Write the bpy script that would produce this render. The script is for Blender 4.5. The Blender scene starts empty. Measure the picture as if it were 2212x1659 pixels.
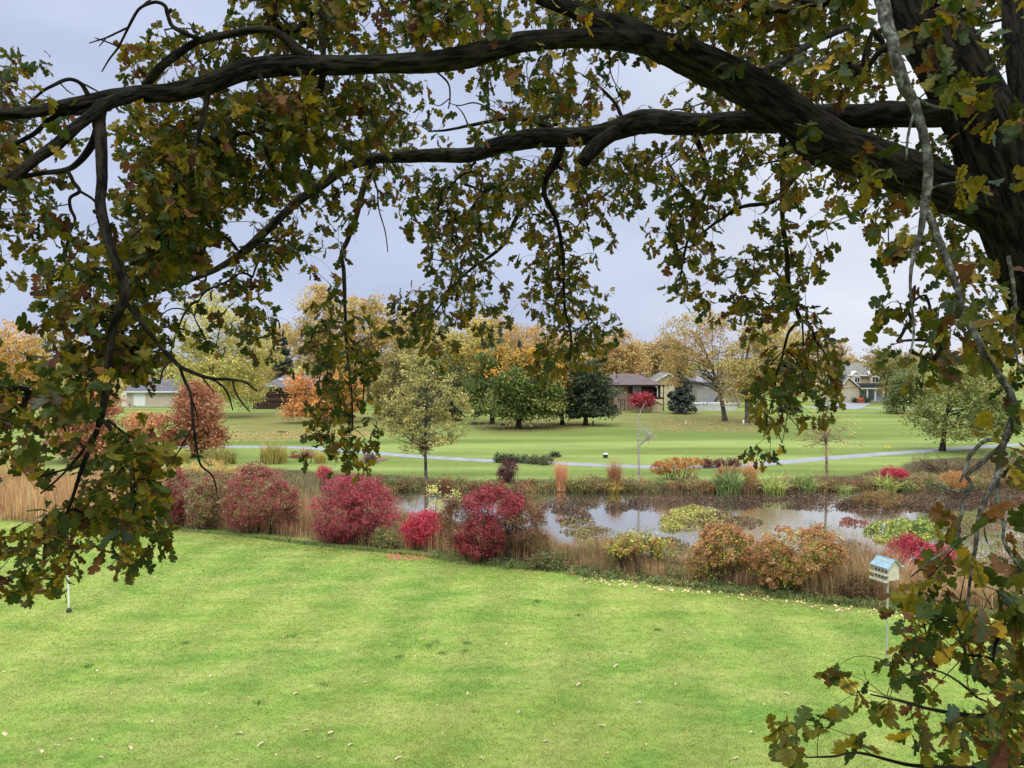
import bpy, math, random
import numpy as np
from mathutils import Vector, Matrix
rng = np.random.default_rng(11)
random.seed(5)
R = math.radians
SC = bpy.context.scene
COL = SC.collection
# ------------------------------------------------------------------ camera
W0, H0, F0, CAMZ, HOR = 2212.0, 1659.0, 1664.0, 8.0, 780.0
TH = math.atan((829.5 - HOR) / F0)
FW = np.array([0, math.cos(TH), -math.sin(TH)]); UP = np.array([0, math.sin(TH), math.cos(TH)]); RT = np.array([1., 0, 0])
CAM = np.array([0, 0, CAMZ])
def ray(x, y):
    return FW + RT * ((x - W0 / 2) / F0) + UP * ((H0 / 2 - y) / F0)
def at(x, y, z=0.0):                       # the ground point seen in that direction
    d = ray(x, y); return CAM + d * ((z - CAMZ) / d[2])
def ad(x, y, depth):                       # a point that far ahead
    return CAM + ray(x, y) * depth
def S(r, g, b, k=1.0):
    c = np.array([r, g, b]) / 255.0
    return np.where(c <= .04045, c / 12.92, ((c + .055) / 1.055) ** 2.4) * k
cam = bpy.data.cameras.new('camera'); co = bpy.data.objects.new('camera', cam); COL.objects.link(co)
cam.sensor_width = 36; cam.lens = 36 * F0 / W0; cam.clip_end = 6000; cam.clip_start = .05
co.location = CAM; co.rotation_euler = (math.pi / 2 - TH, 0, 0); SC.camera = co
# ------------------------------------------------------------------ nodes
class NT:
    def __init__(s, name):
        s.m = bpy.data.materials.new(name); s.m.use_nodes = True; s.t = s.m.node_tree; s.t.nodes.clear()
        s.out = s.n('ShaderNodeOutputMaterial')
    def n(s, kind, **kw):
        nd = s.t.nodes.new(kind)
        for k, v in kw.items(): setattr(nd, k, v)
        return nd
    def l(s, a, b): s.t.links.new(a, b)
    def noise(s, vec, scale, detail=4, rough=.55):
        n = s.n('ShaderNodeTexNoise'); n.inputs['Scale'].default_value = scale; n.inputs['Detail'].default_value = detail; n.inputs['Roughness'].default_value = rough
        if vec is not None: s.l(vec, n.inputs['Vector'])
        return n.outputs['Fac']
    def ramp(s, fac, stops):
        r = s.n('ShaderNodeValToRGB'); e = r.color_ramp.elements
        while len(e) < len(stops): e.new(.5)
        for el, (p, c) in zip(e, stops):
            el.position = p; el.color = (*c, 1) if not np.isscalar(c) else (c, c, c, 1)
        s.l(fac, r.inputs['Fac']); return r.outputs['Color']
    def mix(s, fac, a, b, mode='MIX'):
        m = s.n('ShaderNodeMix', data_type='RGBA', blend_type=mode)
        for sock, v in ((m.inputs['Factor'], fac), (m.inputs[6], a), (m.inputs[7], b)):
            if hasattr(v, 'links'): s.l(v, sock)
            elif np.isscalar(v): sock.default_value = v
            else: sock.default_value = (*v, 1)
        return m.outputs[2]
    def math(s, op, a, b=0.0):
        m = s.n('ShaderNodeMath', operation=op)
        for sock, v in ((m.inputs[0], a), (m.inputs[1], b)):
            if hasattr(v, 'links'): s.l(v, sock)
            else: sock.default_value = v
        return m.outputs[0]
    def mapping(s, vec, scale, loc=(0, 0, 0), rot=(0, 0, 0)):
        m = s.n('ShaderNodeMapping'); s.l(vec, m.inputs['Vector']); m.inputs['Scale'].default_value = scale; m.inputs['Location'].default_value = loc; m.inputs['Rotation'].default_value = rot
        return m.outputs[0]
    def bump(s, h, strength, dist=.02):
        b = s.n('ShaderNodeBump'); b.inputs['Strength'].default_value = strength; b.inputs['Distance'].default_value = dist; s.l(h, b.inputs['Height']); return b.outputs[0]
    def bsdf(s, color, rough=.7, normal=None, spec=.3):
        p = s.n('ShaderNodeBsdfPrincipled'); p.inputs['Specular IOR Level'].default_value = spec
        if hasattr(color, 'links'): s.l(color, p.inputs['Base Color'])
        else: p.inputs['Base Color'].default_value = (*color, 1)
        if hasattr(rough, 'links'): s.l(rough, p.inputs['Roughness'])
        else: p.inputs['Roughness'].default_value = rough
        if normal is not None: s.l(normal, p.inputs['Normal'])
        return p
    def done(s, sh):
        s.l(sh.outputs[0] if hasattr(sh, 'outputs') else sh, s.out.inputs['Surface']); return s.m
    def pos(s): return s.n('ShaderNodeNewGeometry').outputs['Position']
    def obj(s): return s.n('ShaderNodeTexCoord').outputs['Object']
    def attr(s, name, o='Color'): return s.n('ShaderNodeAttribute', attribute_name=name).outputs[o]

def leafy(name, trans=.3, rough=.6, spec=.25, vein=None):
    t = NT(name); c = t.attr('Col')
    nz = t.noise(t.pos(), 9 if vein is None else vein, 3)
    c = t.mix(1.0, c, t.ramp(nz, [(.3, .78), (.7, 1.2)]), 'MULTIPLY')
    p = t.bsdf(c, rough, spec=spec)
    if trans <= 0: return t.done(p)
    tr = t.n('ShaderNodeBsdfTranslucent'); t.l(c, tr.inputs['Color'])
    ms = t.n('ShaderNodeMixShader'); ms.inputs[0].default_value = trans
    t.l(p.outputs[0], ms.inputs[1]); t.l(tr.outputs[0], ms.inputs[2])
    return t.done(ms.outputs[0])
M = {}
M['foliage'] = leafy('foliage', .28)
M['straw'] = leafy('dry_grass', .25, .8, .1)
M['oakleaf'] = leafy('oak_leaf', .42, .5, .22, 40)
def mk_wood(name, dark, light, scale=(9, 9, 1.3), bumpd=.04, moss=0, attr=True):
    t = NT(name); v = t.attr('bk', 'Vector') if attr else t.obj()
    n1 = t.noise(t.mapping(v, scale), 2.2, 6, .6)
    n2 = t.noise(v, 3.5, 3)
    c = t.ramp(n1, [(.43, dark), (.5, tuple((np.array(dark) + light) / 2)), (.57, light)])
    if moss:
        up = t.n('ShaderNodeSeparateXYZ'); t.l(t.n('ShaderNodeNewGeometry').outputs['Normal'], up.inputs[0])
        f = t.math('MULTIPLY', t.ramp(up.outputs[2], [(.2, 0.), (.9, 1.)]), t.ramp(n2, [(.4, 0.), (.62, 1.)]))
        c = t.mix(t.math('MULTIPLY', f, moss), c, (.024, .034, .010))
    return t.done(t.bsdf(c, .9, t.bump(n1, 1.0, bumpd), .15))
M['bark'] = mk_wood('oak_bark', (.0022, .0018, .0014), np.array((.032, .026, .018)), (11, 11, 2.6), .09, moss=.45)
def mk_lichen():
    t = NT('lichen_bark'); v = t.attr('bk', 'Vector')
    n1 = t.noise(v, 22, 5, .65); n2 = t.noise(t.mapping(v, (5, 5, 2.5)), 4, 4)
    c = t.ramp(n1, [(.38, (.022, .019, .016)), (.5, (.075, .072, .062)), (.62, (.185, .195, .17))])
    c = t.mix(t.ramp(n2, [(.45, 0.), (.6, .75)]), c, (.045, .04, .034))
    return t.done(t.bsdf(c, .95, t.bump(n1, .7, .015), .1))
M['lichen'] = mk_lichen()
M['trunk_grey'] = mk_wood('grey_bark', (.05, .045, .038), np.array((.17, .155, .13)), (4, 4, .7))
M['trunk_dark'] = mk_wood('dark_bark', (.018, .015, .012), np.array((.075, .06, .047)), (4, 4, .7))
M['trunk_tan'] = mk_wood('tan_bark', (.14, .10, .07), np.array((.40, .31, .22)), (5, 5, 3))
M['trunk_white'] = mk_wood('white_bark', (.20, .18, .15), np.array((.58, .56, .5)), (5, 5, 6))
# ------------------------------------------------------------------ mesh store
ORG = {}
class MB:
    def __init__(s): s.V = []; s.Q = []; s.T = []; s.C = []; s.B = []; s.n = 0
    def add(s, V, Q=None, T=None, C=None, B=None):
        V = np.asarray(V, float).reshape(-1, 3)
        if Q is not None and len(Q): s.Q.append(np.asarray(Q, int) + s.n)
        if T is not None and len(T): s.T.append(np.asarray(T, int) + s.n)
        s.V.append(V); k = len(V)
        C = np.array((.5, .5, .5)) if C is None else np.asarray(C, float)
        s.C.append(np.broadcast_to(C, (k, 3)) if C.ndim == 1 else C)
        s.B.append(V if B is None else B); s.n += k
    def box(s, a, b, C=None, T=None):
        (x0, y0, z0), (x1, y1, z1) = a, b
        V = np.array([(x, y, z) for z in (z0, z1) for y in (y0, y1) for x in (x0, x1)], float)
        if T is not None: V = V @ np.array(T.to_3x3()).T + np.array(T.translation)
        s.add(V, [(0, 2, 3, 1), (4, 5, 7, 6), (0, 1, 5, 4), (2, 6, 7, 3), (0, 4, 6, 2), (1, 3, 7, 5)], C=C)
    def build(s, name, mat, parent=None, smooth=False, at=None):
        V = np.concatenate(s.V); C = np.concatenate(s.C); B = np.concatenate(s.B)
        if parent is not None: org = ORG[parent.name]
        elif at is not None: org = np.asarray(at, float)
        else: org = np.zeros(3)
        me = bpy.data.meshes.new(name)
        Q = np.concatenate(s.Q) if s.Q else np.zeros((0, 4), int); T = np.concatenate(s.T) if s.T else np.zeros((0, 3), int)
        me.vertices.add(len(V)); me.vertices.foreach_set('co', (V - org).astype(np.float32).ravel())
        li = np.concatenate([Q.ravel(), T.ravel()]); me.loops.add(len(li)); me.loops.foreach_set('vertex_index', li.astype(np.int32))
        me.polygons.add(len(Q) + len(T))
        st = np.concatenate([np.arange(len(Q)) * 4, len(Q) * 4 + np.arange(len(T)) * 3]).astype(np.int32)
        me.polygons.foreach_set('loop_start', st)
        me.polygons.foreach_set('use_smooth', np.full(len(st), smooth))
        me.update(calc_edges=True)
        a = me.attributes.new('Col', 'FLOAT_COLOR', 'POINT'); a.data.foreach_set('color', np.c_[C, np.ones(len(C))].astype(np.float32).ravel())
        b = me.attributes.new('bk', 'FLOAT_VECTOR', 'POINT'); b.data.foreach_set('vector', B.astype(np.float32).ravel())
        me.materials.append(M[mat] if isinstance(mat, str) else mat)
        o = bpy.data.objects.new(name, me); COL.objects.link(o)
        if parent is not None: o.parent = parent; ORG[o.name] = org
        else: o.location = org; ORG[o.name] = org
        return o
def tag(o, label=None, cat=None, group=None, kind=None):
    if label: o['label'] = label
    if cat: o['category'] = cat
    if group: o['group'] = group
    if kind: o['kind'] = kind
    return o
def empty(name, loc, label, cat, group=None):
    o = bpy.data.objects.new(name, None); COL.objects.link(o); o.location = loc; o.empty_display_size = .3
    ORG[o.name] = np.asarray(loc, float); return tag(o, label, cat, group)
def nrm(a): return a / np.maximum(np.linalg.norm(a, axis=-1, keepdims=True), 1e-9)
def smooth_path(P, k=5):
    P = np.asarray(P, float); n = len(P)
    if n < 3:
        t = np.linspace(0, 1, k + 1)[:, None]; return P[0] + (P[-1] - P[0]) * t
    E = np.vstack([2 * P[0] - P[1], P, 2 * P[-1] - P[-2]]); out = []
    for i in range(n - 1):
        p0, p1, p2, p3 = E[i:i + 4]
        for t in np.arange(k) / k:
            out.append(.5 * (2 * p1 + (p2 - p0) * t + (2 * p0 - 5 * p1 + 4 * p2 - p3) * t * t + (3 * p1 - p0 - 3 * p2 + p3) * t ** 3))
    out.append(P[-1]); return np.array(out)
def tube(mb, P, Rd, sides=6, lump=0.0, ridge=0, C=None, cap=True):
    P = np.asarray(P, float)[:, :3]; Rd = np.asarray(Rd, float); n = len(P)
    Tn = nrm(np.gradient(P, axis=0)); U = np.zeros_like(P)
    ref = np.array([0, 1., 0]) if abs(Tn[0][1]) < .8 else np.array([1., 0, 0])
    u = ref - Tn[0] * (ref @ Tn[0])
    for i in range(n):
        u = u - Tn[i] * (u @ Tn[i]); u = u / max(np.linalg.norm(u), 1e-9); U[i] = u
    Vv = np.cross(Tn, U); a = np.arange(sides) * 2 * np.pi / sides
    L = np.r_[0, np.cumsum(np.linalg.norm(np.diff(P, axis=0), axis=1))]
    ph = rng.uniform(0, 6.28, 6); RR = Rd[:, None] * np.ones((1, sides)); s = L[:, None] / max(Rd.max(), 1e-4)
    if lump: RR = RR * (1 + lump * (np.sin(2 * a + ph[0] + s * .5) * .5 + np.sin(3 * a + ph[1] - s * .35) * .4 + np.sin(s * .9 + ph[2] + a) * .5))
    if ridge: RR = RR * (1 + .05 * np.sin(ridge * a + 1.6 * np.sin(s * .9 + ph[3]) + ph[4]) * (.6 + .4 * np.sin(s * 3.1 + 5 * a)) + .035 * np.sin((ridge * 2 - 1) * a + 2 * np.sin(s * 1.7 + ph[5]) + s * .8) * (.6 + .4 * np.sin(s * 4.7 - 3 * a)) + .012 * rng.normal(size=RR.shape))
    V = P[:, None, :] + RR[..., None] * (np.cos(a)[None, :, None] * U[:, None, :] + np.sin(a)[None, :, None] * Vv[:, None, :])
    B = np.stack([np.cos(a)[None] * Rd[:, None] + ph[0], np.sin(a)[None] * Rd[:, None] + ph[1], L[:, None] + 0 * a[None]], -1)
    i, j = np.meshgrid(np.arange(n - 1), np.arange(sides), indexing='ij'); j2 = (j + 1) % sides
    Q = np.stack([i * sides + j, i * sides + j2, (i + 1) * sides + j2, (i + 1) * sides + j], -1).reshape(-1, 4)
    V = V.reshape(-1, 3); B = B.reshape(-1, 3); T = []
    if cap:
        V = np.vstack([V, P[-1] + Tn[-1] * Rd[-1] * .6, P[0]]); B = np.vstack([B, B[-1], B[0]]); k = n * sides
        T = [((n - 1) * sides + q, (n - 1) * sides + (q + 1) % sides, k) for q in range(sides)] + [((q + 1) % sides, q, k + 1) for q in range(sides)]
    mb.add(V, Q, T, C=C, B=B)
def cards(mb, P, size, C, aspect=.55, up=.6, bend=.0, dirv=None, rg=None):
    # small kite shaped leaves
    g = rg or rng; n = len(P)
    N = nrm(g.normal(size=(n, 3)) + np.array([0, 0, up])); A = g.normal(size=(n, 3))
    if dirv is not None: A = A * .5 + dirv
    A = nrm(A - N * np.sum(A * N, 1, keepdims=True)); Bv = np.cross(N, A)
    s = (np.ones(n) * size * g.uniform(.65, 1.35, n))[:, None]
    V = np.stack([P - A * s * .5, P + Bv * s * aspect * .5 + A * s * .05, P + A * s * .5, P - Bv * s * aspect * .5 + A * s * .05], 1)
    Q = np.arange(n * 4).reshape(n, 4)
    mb.add(V.reshape(-1, 3), Q, C=np.repeat(np.broadcast_to(C, (n, 3)), 4, 0))
def blades(mb, P, h, w, lean, C, segs=2, droop=.25):
    n = len(P); az = rng.uniform(0, 2 * np.pi, n); D = np.stack([np.cos(az), np.sin(az), 0 * az], 1) * (np.ones(n) * lean * rng.uniform(.2, 1.3, n))[:, None]
    Sd = np.stack([-np.sin(az + rng.normal(0, .8, n)), np.cos(az), 0 * az], 1); Sd = nrm(Sd)
    h = np.ones(n) * h * rng.uniform(.6, 1.2, n); w = np.ones(n) * w; rows = []
    for k in range(segs + 1):
        t = k / segs; c = P + D * (t ** 1.7)[..., None] * h[:, None] if False else P + D * (t ** 1.7) * h[:, None]
        c = c + np.array([0, 0, 1.]) * (h * (t - droop * np.linalg.norm(D, axis=1) * t ** 3))[:, None]
        ww = (w * (1 - t) ** .7 * .5)[:, None]
        if k < segs: rows += [c - Sd * ww, c + Sd * ww]
        else: rows += [c]
    m = len(rows); V = np.stack(rows, 1).reshape(-1, 3); o = np.arange(n)[:, None] * m
    Q = np.concatenate([o + np.array([[2 * k, 2 * k + 1, 2 * k + 3, 2 * k + 2]]) for k in range(segs - 1)]) if segs > 1 else None
    T = o + np.array([[2 * segs - 2, 2 * segs - 1, 2 * segs]])
    mb.add(V, Q, T, C=np.repeat(np.broadcast_to(C, (n, 3)), m, 0))
def palette(pal, ids, n, jit=.14, own=.3):
    cols = np.array([p[0] for p in pal]); w = np.array([p[1] for p in pal], float); w /= w.sum()
    k = int(ids.max()) + 1 if n else 1
    cc = rng.choice(len(pal), k, p=w)[ids]; ll = rng.choice(len(pal), n, p=w)
    c = cols[np.where(rng.random(n) < own, ll, cc)]
    return c * (1 + rng.normal(0, jit, (n, 1))).clip(.5, 1.6) * (1 + rng.normal(0, .04, (n, 3)))
# ------------------------------------------------------------------ polygons
def poly_sd(P, poly):                      # + inside
    P = np.asarray(P)[:, :2]; poly = np.asarray(poly)[:, :2]; d = np.full(len(P), 1e9); ins = np.zeros(len(P), bool)
    for a, b in zip(poly, np.roll(poly, -1, 0)):
        e = b - a; t = np.clip(((P - a) @ e) / (e @ e), 0, 1); d = np.minimum(d, np.linalg.norm(P - a - t[:, None] * e, axis=1))
        c = ((a[1] > P[:, 1]) != (b[1] > P[:, 1])) & (P[:, 0] < (b[0] - a[0]) * (P[:, 1] - a[1]) / (b[1] - a[1] + 1e-12) + a[0]); ins ^= c
    return np.where(ins, d, -d)
WZ = -.45
far_shore = [(2700, 1056), (2212, 1057), (2000, 1060), (1800, 1062), (1650, 1065), (1400, 1066), (1250, 1063), (1100, 1063), (960, 1061), (860, 1064)]
near_shore = [(820, 1082), (850, 1112), (960, 1140), (1150, 1172), (1300, 1196), (1500, 1230), (1700, 1243), (1900, 1255), (2212, 1268), (2700, 1280)]
POND = np.array([at(x, y, WZ)[:2] for x, y in far_shore + near_shore])
lawn_edge = [(-500, 1128), (0, 1130), (200, 1135), (360, 1140), (500, 1151), (680, 1174), (900, 1196), (1000, 1214), (1150, 1226), (1300, 1245), (1500, 1266), (1700, 1290), (1900, 1312), (2212, 1335), (2800, 1370)]
LAWN = np.array([at(x, y)[:2] for x, y in lawn_edge])
far_edge = [(-500, 1030), (0, 1028), (300, 1012), (430, 1012), (600, 1012), (700, 1018), (800, 1022), (1000, 1036), (1300, 1032), (1500, 1040), (1750, 1028), (1880, 1020), (1990, 990), (2212, 985), (2800, 980)]
BED = np.array([at(x, y)[:2] for x, y in far_edge] + [p for p in LAWN[::-1]])
def wob(x, y): return .12 * np.sin(x * .9 + y * .4) + .09 * np.sin(x * 2.1 - y * 1.3) + .05 * np.sin(x * 4.7 + y * 3.1)
def gz(x, y):
    x = np.atleast_1d(np.asarray(x, float)); y = np.atleast_1d(np.asarray(y, float))
    sd = poly_sd(np.c_[x, y], POND) + wob(x, y) * 1.5
    t = np.clip((sd + 1.25) / 2.4, 0, 1); t = t * t * (3 - 2 * t)
    far = np.clip((y - 75) / 60, 0, 1)
    return -1.1 * t + far * .25 * (np.sin(x * .05) + np.sin(y * .06 + x * .03)) * .5
def gp(x, y, z=None):                      # pixel -> first point of the terrain along that ray
    d = ray(x, y); h = np.linspace(.35, -1.2, 160); T = (h - CAMZ) / d[2]; Q = CAM + d * T[:, None]
    i = int(np.argmax(Q[:, 2] <= gz(Q[:, 0], Q[:, 1]) + 1e-6)); return Q[i]
# ------------------------------------------------------------------ world + sun
wd = bpy.data.worlds.new('World'); SC.world = wd; wd.use_nodes = True; t = wd.node_tree; t.nodes.clear()
def wn(k, **kw):
    n = t.nodes.new(k)
    for a, b in kw.items(): setattr(n, a, b)
    return n
SUN_EL, SUN_AZ = R(52), R(200)
sky = wn('ShaderNodeTexSky', sky_type='NISHITA'); sky.sun_disc = False; sky.sun_elevation = SUN_EL; sky.sun_rotation = SUN_AZ
tc = wn('ShaderNodeTexCoord'); sp = wn('ShaderNodeSeparateXYZ'); t.links.new(tc.outputs['Generated'], sp.inputs[0])
def wr(a, b, c, d):
    m = wn('ShaderNodeMapRange', interpolation_type='SMOOTHSTEP')
    for i, v in enumerate((a, b, c, d)): m.inputs[i + 1].default_value = v
    t.links.new(sp.outputs[2], m.inputs[0]); return m.outputs[0]
def wmix(f, a, b, mode='MIX'):
    m = wn('ShaderNodeMix', data_type='RGBA', blend_type=mode)
    for sock, v in ((m.inputs['Factor'], f), (m.inputs[6], a), (m.inputs[7], b)):
        if hasattr(v, 'links'): t.links.new(v, sock)
        elif np.isscalar(v): sock.default_value = v
        else: sock.default_value = (*v, 1)
    return m.outputs[2]
low = wmix(wr(-.02, .16, 0, 1), (5.5, 6.1, 8.3), (5.9, 6.5, 8.5))
mid = wmix(wr(.12, .46, 0, 1), low, (6.6, 7.2, 9.2))
cl = wmix(wr(.42, .85, 0, 1), mid, (27, 28, 29.5))
mp = wn('ShaderNodeMapping'); mp.inputs['Scale'].default_value = (1.3, 1.3, 4.5); t.links.new(tc.outputs['Generated'], mp.inputs[0])
nz = wn('ShaderNodeTexNoise'); nz.inputs['Scale'].default_value = 2.3; nz.inputs['Detail'].default_value = 5; nz.inputs['Roughness'].default_value = .5; t.links.new(mp.outputs[0], nz.inputs['Vector'])
rp = wn('ShaderNodeValToRGB'); rp.color_ramp.elements[0].position = .3; rp.color_ramp.elements[0].color = (.87, .885, .91, 1); rp.color_ramp.elements[1].position = .72; rp.color_ramp.elements[1].color = (1.13, 1.115, 1.085, 1); t.links.new(nz.outputs['Fac'], rp.inputs[0])
cl = wmix(1.0, cl, rp.outputs[0], 'MULTIPLY')
mx = wn('ShaderNodeMapRange', interpolation_type='SMOOTHSTEP'); t.links.new(sp.outputs[0], mx.inputs[0])
for i, v in enumerate((-.05, .5, 0, 1)): mx.inputs[i + 1].default_value = v
cl = wmix(1.0, cl, wmix(mx.outputs[0], (.95, .97, .985), (1.40, 1.32, 1.13)), 'MULTIPLY')
cl = wmix(.07, cl, sky.outputs[0])
bg = wn('ShaderNodeBackground'); bg.inputs['Strength'].default_value = .1; t.links.new(cl, bg.inputs['Color'])
wo = wn('ShaderNodeOutputWorld'); t.links.new(bg.outputs[0], wo.inputs['Surface'])
sl = bpy.data.lights.new('sun', 'SUN'); sl.energy = 1.2; sl.angle = R(24); sl.color = (1, .965, .91)
so = bpy.data.objects.new('sun', sl); COL.objects.link(so)
sdir = Vector((math.sin(SUN_AZ) * math.cos(SUN_EL), math.cos(SUN_AZ) * math.cos(SUN_EL), math.sin(SUN_EL)))
so.rotation_euler = sdir.to_track_quat('Z', 'Y').to_euler()
vs = SC.view_settings; vs.view_transform = 'Standard'; vs.look = 'None'; vs.gamma = 1; vs.exposure = 0; vs.use_curve_mapping = False
SC.render.engine = 'CYCLES'; SC.cycles.max_bounces = 6; SC.cycles.diffuse_bounces = 3; SC.cycles.transmission_bounces = 4; SC.cycles.transparent_max_bounces = 6
# ------------------------------------------------------------------ ground material
def grass_color(t, fine=True):
    p = t.pos()
    big = t.noise(t.mapping(p, (.07, .11, .07)), 1, 3)
    med = t.noise(t.mapping(p, (.5, .9, .5), (7, 3, 0)), 1, 4)
    sm = t.noise(t.mapping(p, (3.2, 4.4, 3)), 1, 4, .6)
    c = t.ramp(big, [(.34, G[0]), (.5, G[1]), (.66, G[2])])
    c = t.mix(t.ramp(med, [(.40, 0.), (.68, .75)]), c, G[3])
    c = t.mix(t.ramp(med, [(.25, .75), (.44, 0.)]), c, G[4])
    sx = t.n('ShaderNodeSeparateXYZ'); t.l(p, sx.inputs[0])
    far = t.n('ShaderNodeMapRange', interpolation_type='SMOOTHSTEP'); t.l(sx.outputs[1], far.inputs[0]); far.inputs[1].default_value = 40; far.inputs[2].default_value = 52
    band = t.noise(t.mapping(p, (.018, .16, .02), (3, 1, 0)), 1, 3, .5)
    fc = t.ramp(band, [(.36, G[5]), (.48, G[6]), (.6, G[7])])
    fc = t.mix(1.0, fc, t.ramp(t.noise(t.mapping(p, (.12, .35, .1), (1, 9, 0)), 1, 6, .65), [(.3, .86), (.7, 1.14)]), 'MULTIPLY')
    c = t.mix(far.outputs[0], c, fc)
    # faint mowing stripes on the near lawn running away from the house
    st = t.math('SINE', t.math('MULTIPLY', t.math('ADD', sx.outputs[0], t.math('MULTIPLY', sx.outputs[1], -.12)), 2.3))
    c = t.mix(t.math('MULTIPLY', t.math('SUBTRACT', 1.0, far.outputs[0]), .5), c, t.mix(1.0, c, t.ramp(t.math('ADD', t.math('MULTIPLY', st, .5), .5), [(.15, .88), (.85, 1.12)]), 'MULTIPLY'))
    c = t.mix(1.0, c, t.ramp(sm, [(.3, .82), (.7, 1.18)]), 'MULTIPLY')
    return c, p
GS = 1.0
G = [tuple(S(*c, GS)) for c in ((106, 135, 61), (117, 140, 64), (131, 147, 70), (150, 156, 90), (96, 129, 60), (98, 115, 60), (114, 129, 69), (130, 144, 84))]
t = NT('lawn'); c, p = grass_color(t)
hf = t.noise(t.mapping(p, (.45, 1.3, 1)), 26, 5, .65)
c = t.mix(1.0, c, t.ramp(hf, [(.28, .84), (.5, 1.0), (.74, 1.15)]), 'MULTIPLY')
soil = t.ramp(t.noise(p, 2.6, 5, .65), [(.35, (.028, .021, .013)), (.65, (.10, .075, .045))])
sc_ = t.n('ShaderNodeSeparateColor'); t.l(t.attr('Col'), sc_.inputs[0])
dry = t.ramp(t.noise(t.mapping(p, (.25, .5, .3)), 1, 4, .6), [(.35, S(104, 104, 64)), (.52, S(122, 116, 72)), (.68, S(112, 122, 66))])
c = t.mix(sc_.outputs[1], c, dry)
c = t.mix(sc_.outputs[0], c, soil)
M['lawn'] = t.done(t.bsdf(c, .95, t.bump(hf, .25, .03), .05))
t = NT('grass_blade'); c, p = grass_color(t)
c = t.mix(1.0, c, t.attr('Col'), 'MULTIPLY')
pb = t.bsdf(c, .75, spec=.15); tr = t.n('ShaderNodeBsdfTranslucent'); t.l(c, tr.inputs['Color']); ms = t.n('ShaderNodeMixShader'); ms.inputs[0].default_value = .3
t.l(pb.outputs[0], ms.inputs[1]); t.l(tr.outputs[0], ms.inputs[2]); M['grass_blade'] = t.done(ms.outputs[0])
t = NT('pond_water'); p = t.pos()
rn = t.noise(t.mapping(p, (1.2, 3.2, 1)), 1.5, 4, .55)
b = t.bsdf((.06, .058, .044), .05, t.bump(rn, .05, .05), .5); b.inputs['IOR'].default_value = 1.6
gl = t.n('ShaderNodeBsdfGlossy'); gl.inputs['Color'].default_value = (.97, .94, .87, 1); gl.inputs['Roughness'].default_value = .08; t.l(t.bump(rn, .05, .05), gl.inputs['Normal'])
lw = t.n('ShaderNodeLayerWeight'); lw.inputs['Blend'].default_value = .30; ms = t.n('ShaderNodeMixShader'); t.l(t.math('MULTIPLY', t.ramp(lw.outputs['Facing'], [(.3, .1), (.75, .85)]), .9), ms.inputs[0]); t.l(b.outputs[0], ms.inputs[1]); t.l(gl.outputs[0], ms.inputs[2])
M['water'] = t.done(ms.outputs[0])
t = NT('path_paving'); p = t.pos(); n1 = t.noise(p, .8, 4); n2 = t.noise(p, 25, 3)
c = t.mix(1.0, t.ramp(n1, [(.3, S(124, 128, 134)), (.7, S(150, 154, 160))]), t.ramp(n2, [(.3, .85), (.7, 1.12)]), 'MULTIPLY')
M['path'] = t.done(t.bsdf(c, .85))
def plain(name, rgb, rough=.7, var=.12, scale=3, metal=0, spec=.3):
    t = NT(name); n1 = t.noise(t.obj(), scale, 5, .6)
    c = t.mix(1.0, tuple(rgb), t.ramp(n1, [(.25, 1 - var), (.75, 1 + var)]), 'MULTIPLY')
    b = t.bsdf(c, rough, t.bump(n1, .15, .01), spec); b.inputs['Metallic'].default_value = metal
    M[name] = t.done(b)
def siding(name, rgb, pitch=.2, vert=False, dark=.72):
    t = NT(name); o = t.obj(); s = t.n('ShaderNodeSeparateXYZ'); t.l(o, s.inputs[0])
    fr = t.math('FRACT', t.math('MULTIPLY', s.outputs[0 if vert else 2], 1 / pitch))
    c = t.mix(1.0, tuple(rgb), t.ramp(fr, [(.0, dark), (.14, 1.0), (1., 1.04)]), 'MULTIPLY')
    c = t.mix(1.0, c, t.ramp(t.noise(o, 1.3, 5), [(.3, .9), (.7, 1.08)]), 'MULTIPLY')
    M[name] = t.done(t.bsdf(c, .7, t.bump(fr, .4, .02)))
def shingles(name, rgb, var=.25):
    t = NT(name); o = t.obj(); br = t.n('ShaderNodeTexBrick'); t.l(t.mapping(o, (1, 1, 1), rot=(R(90), 0, 0)), br.inputs['Vector'])
    br.inputs['Scale'].default_value = 3; br.inputs['Mortar Size'].default_value = .03
    br.inputs['Color1'].default_value = (*(np.array(rgb) * (1 + var)), 1); br.inputs['Color2'].default_value = (*(np.array(rgb) * (1 - var)), 1); br.inputs['Mortar'].default_value = (*(np.array(rgb) * .5), 1)
    c = t.mix(1.0, br.outputs['Color'], t.ramp(t.noise(o, .9, 5), [(.3, .85), (.7, 1.12)]), 'MULTIPLY')
    M[name] = t.done(t.bsdf(c, .85))
def bricks(name, rgb):
    t = NT(name); o = t.obj(); br = t.n('ShaderNodeTexBrick'); t.l(t.mapping(o, (1, 1, 1), rot=(R(90), 0, 0)), br.inputs['Vector'])
    br.inputs['Scale'].default_value = 4.2; br.inputs['Mortar Size'].default_value = .015
    br.inputs['Color1'].default_value = (*(np.array(rgb) * 1.15), 1); br.inputs['Color2'].default_value = (*(np.array(rgb) * .82), 1); br.inputs['Mortar'].default_value = (.25, .22, .2, 1)
    c = t.mix(1.0, br.outputs['Color'], t.ramp(t.noise(o, 1.1, 5), [(.3, .85), (.7, 1.12)]), 'MULTIPLY')
    M[name] = t.done(t.bsdf(c, .85))
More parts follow.
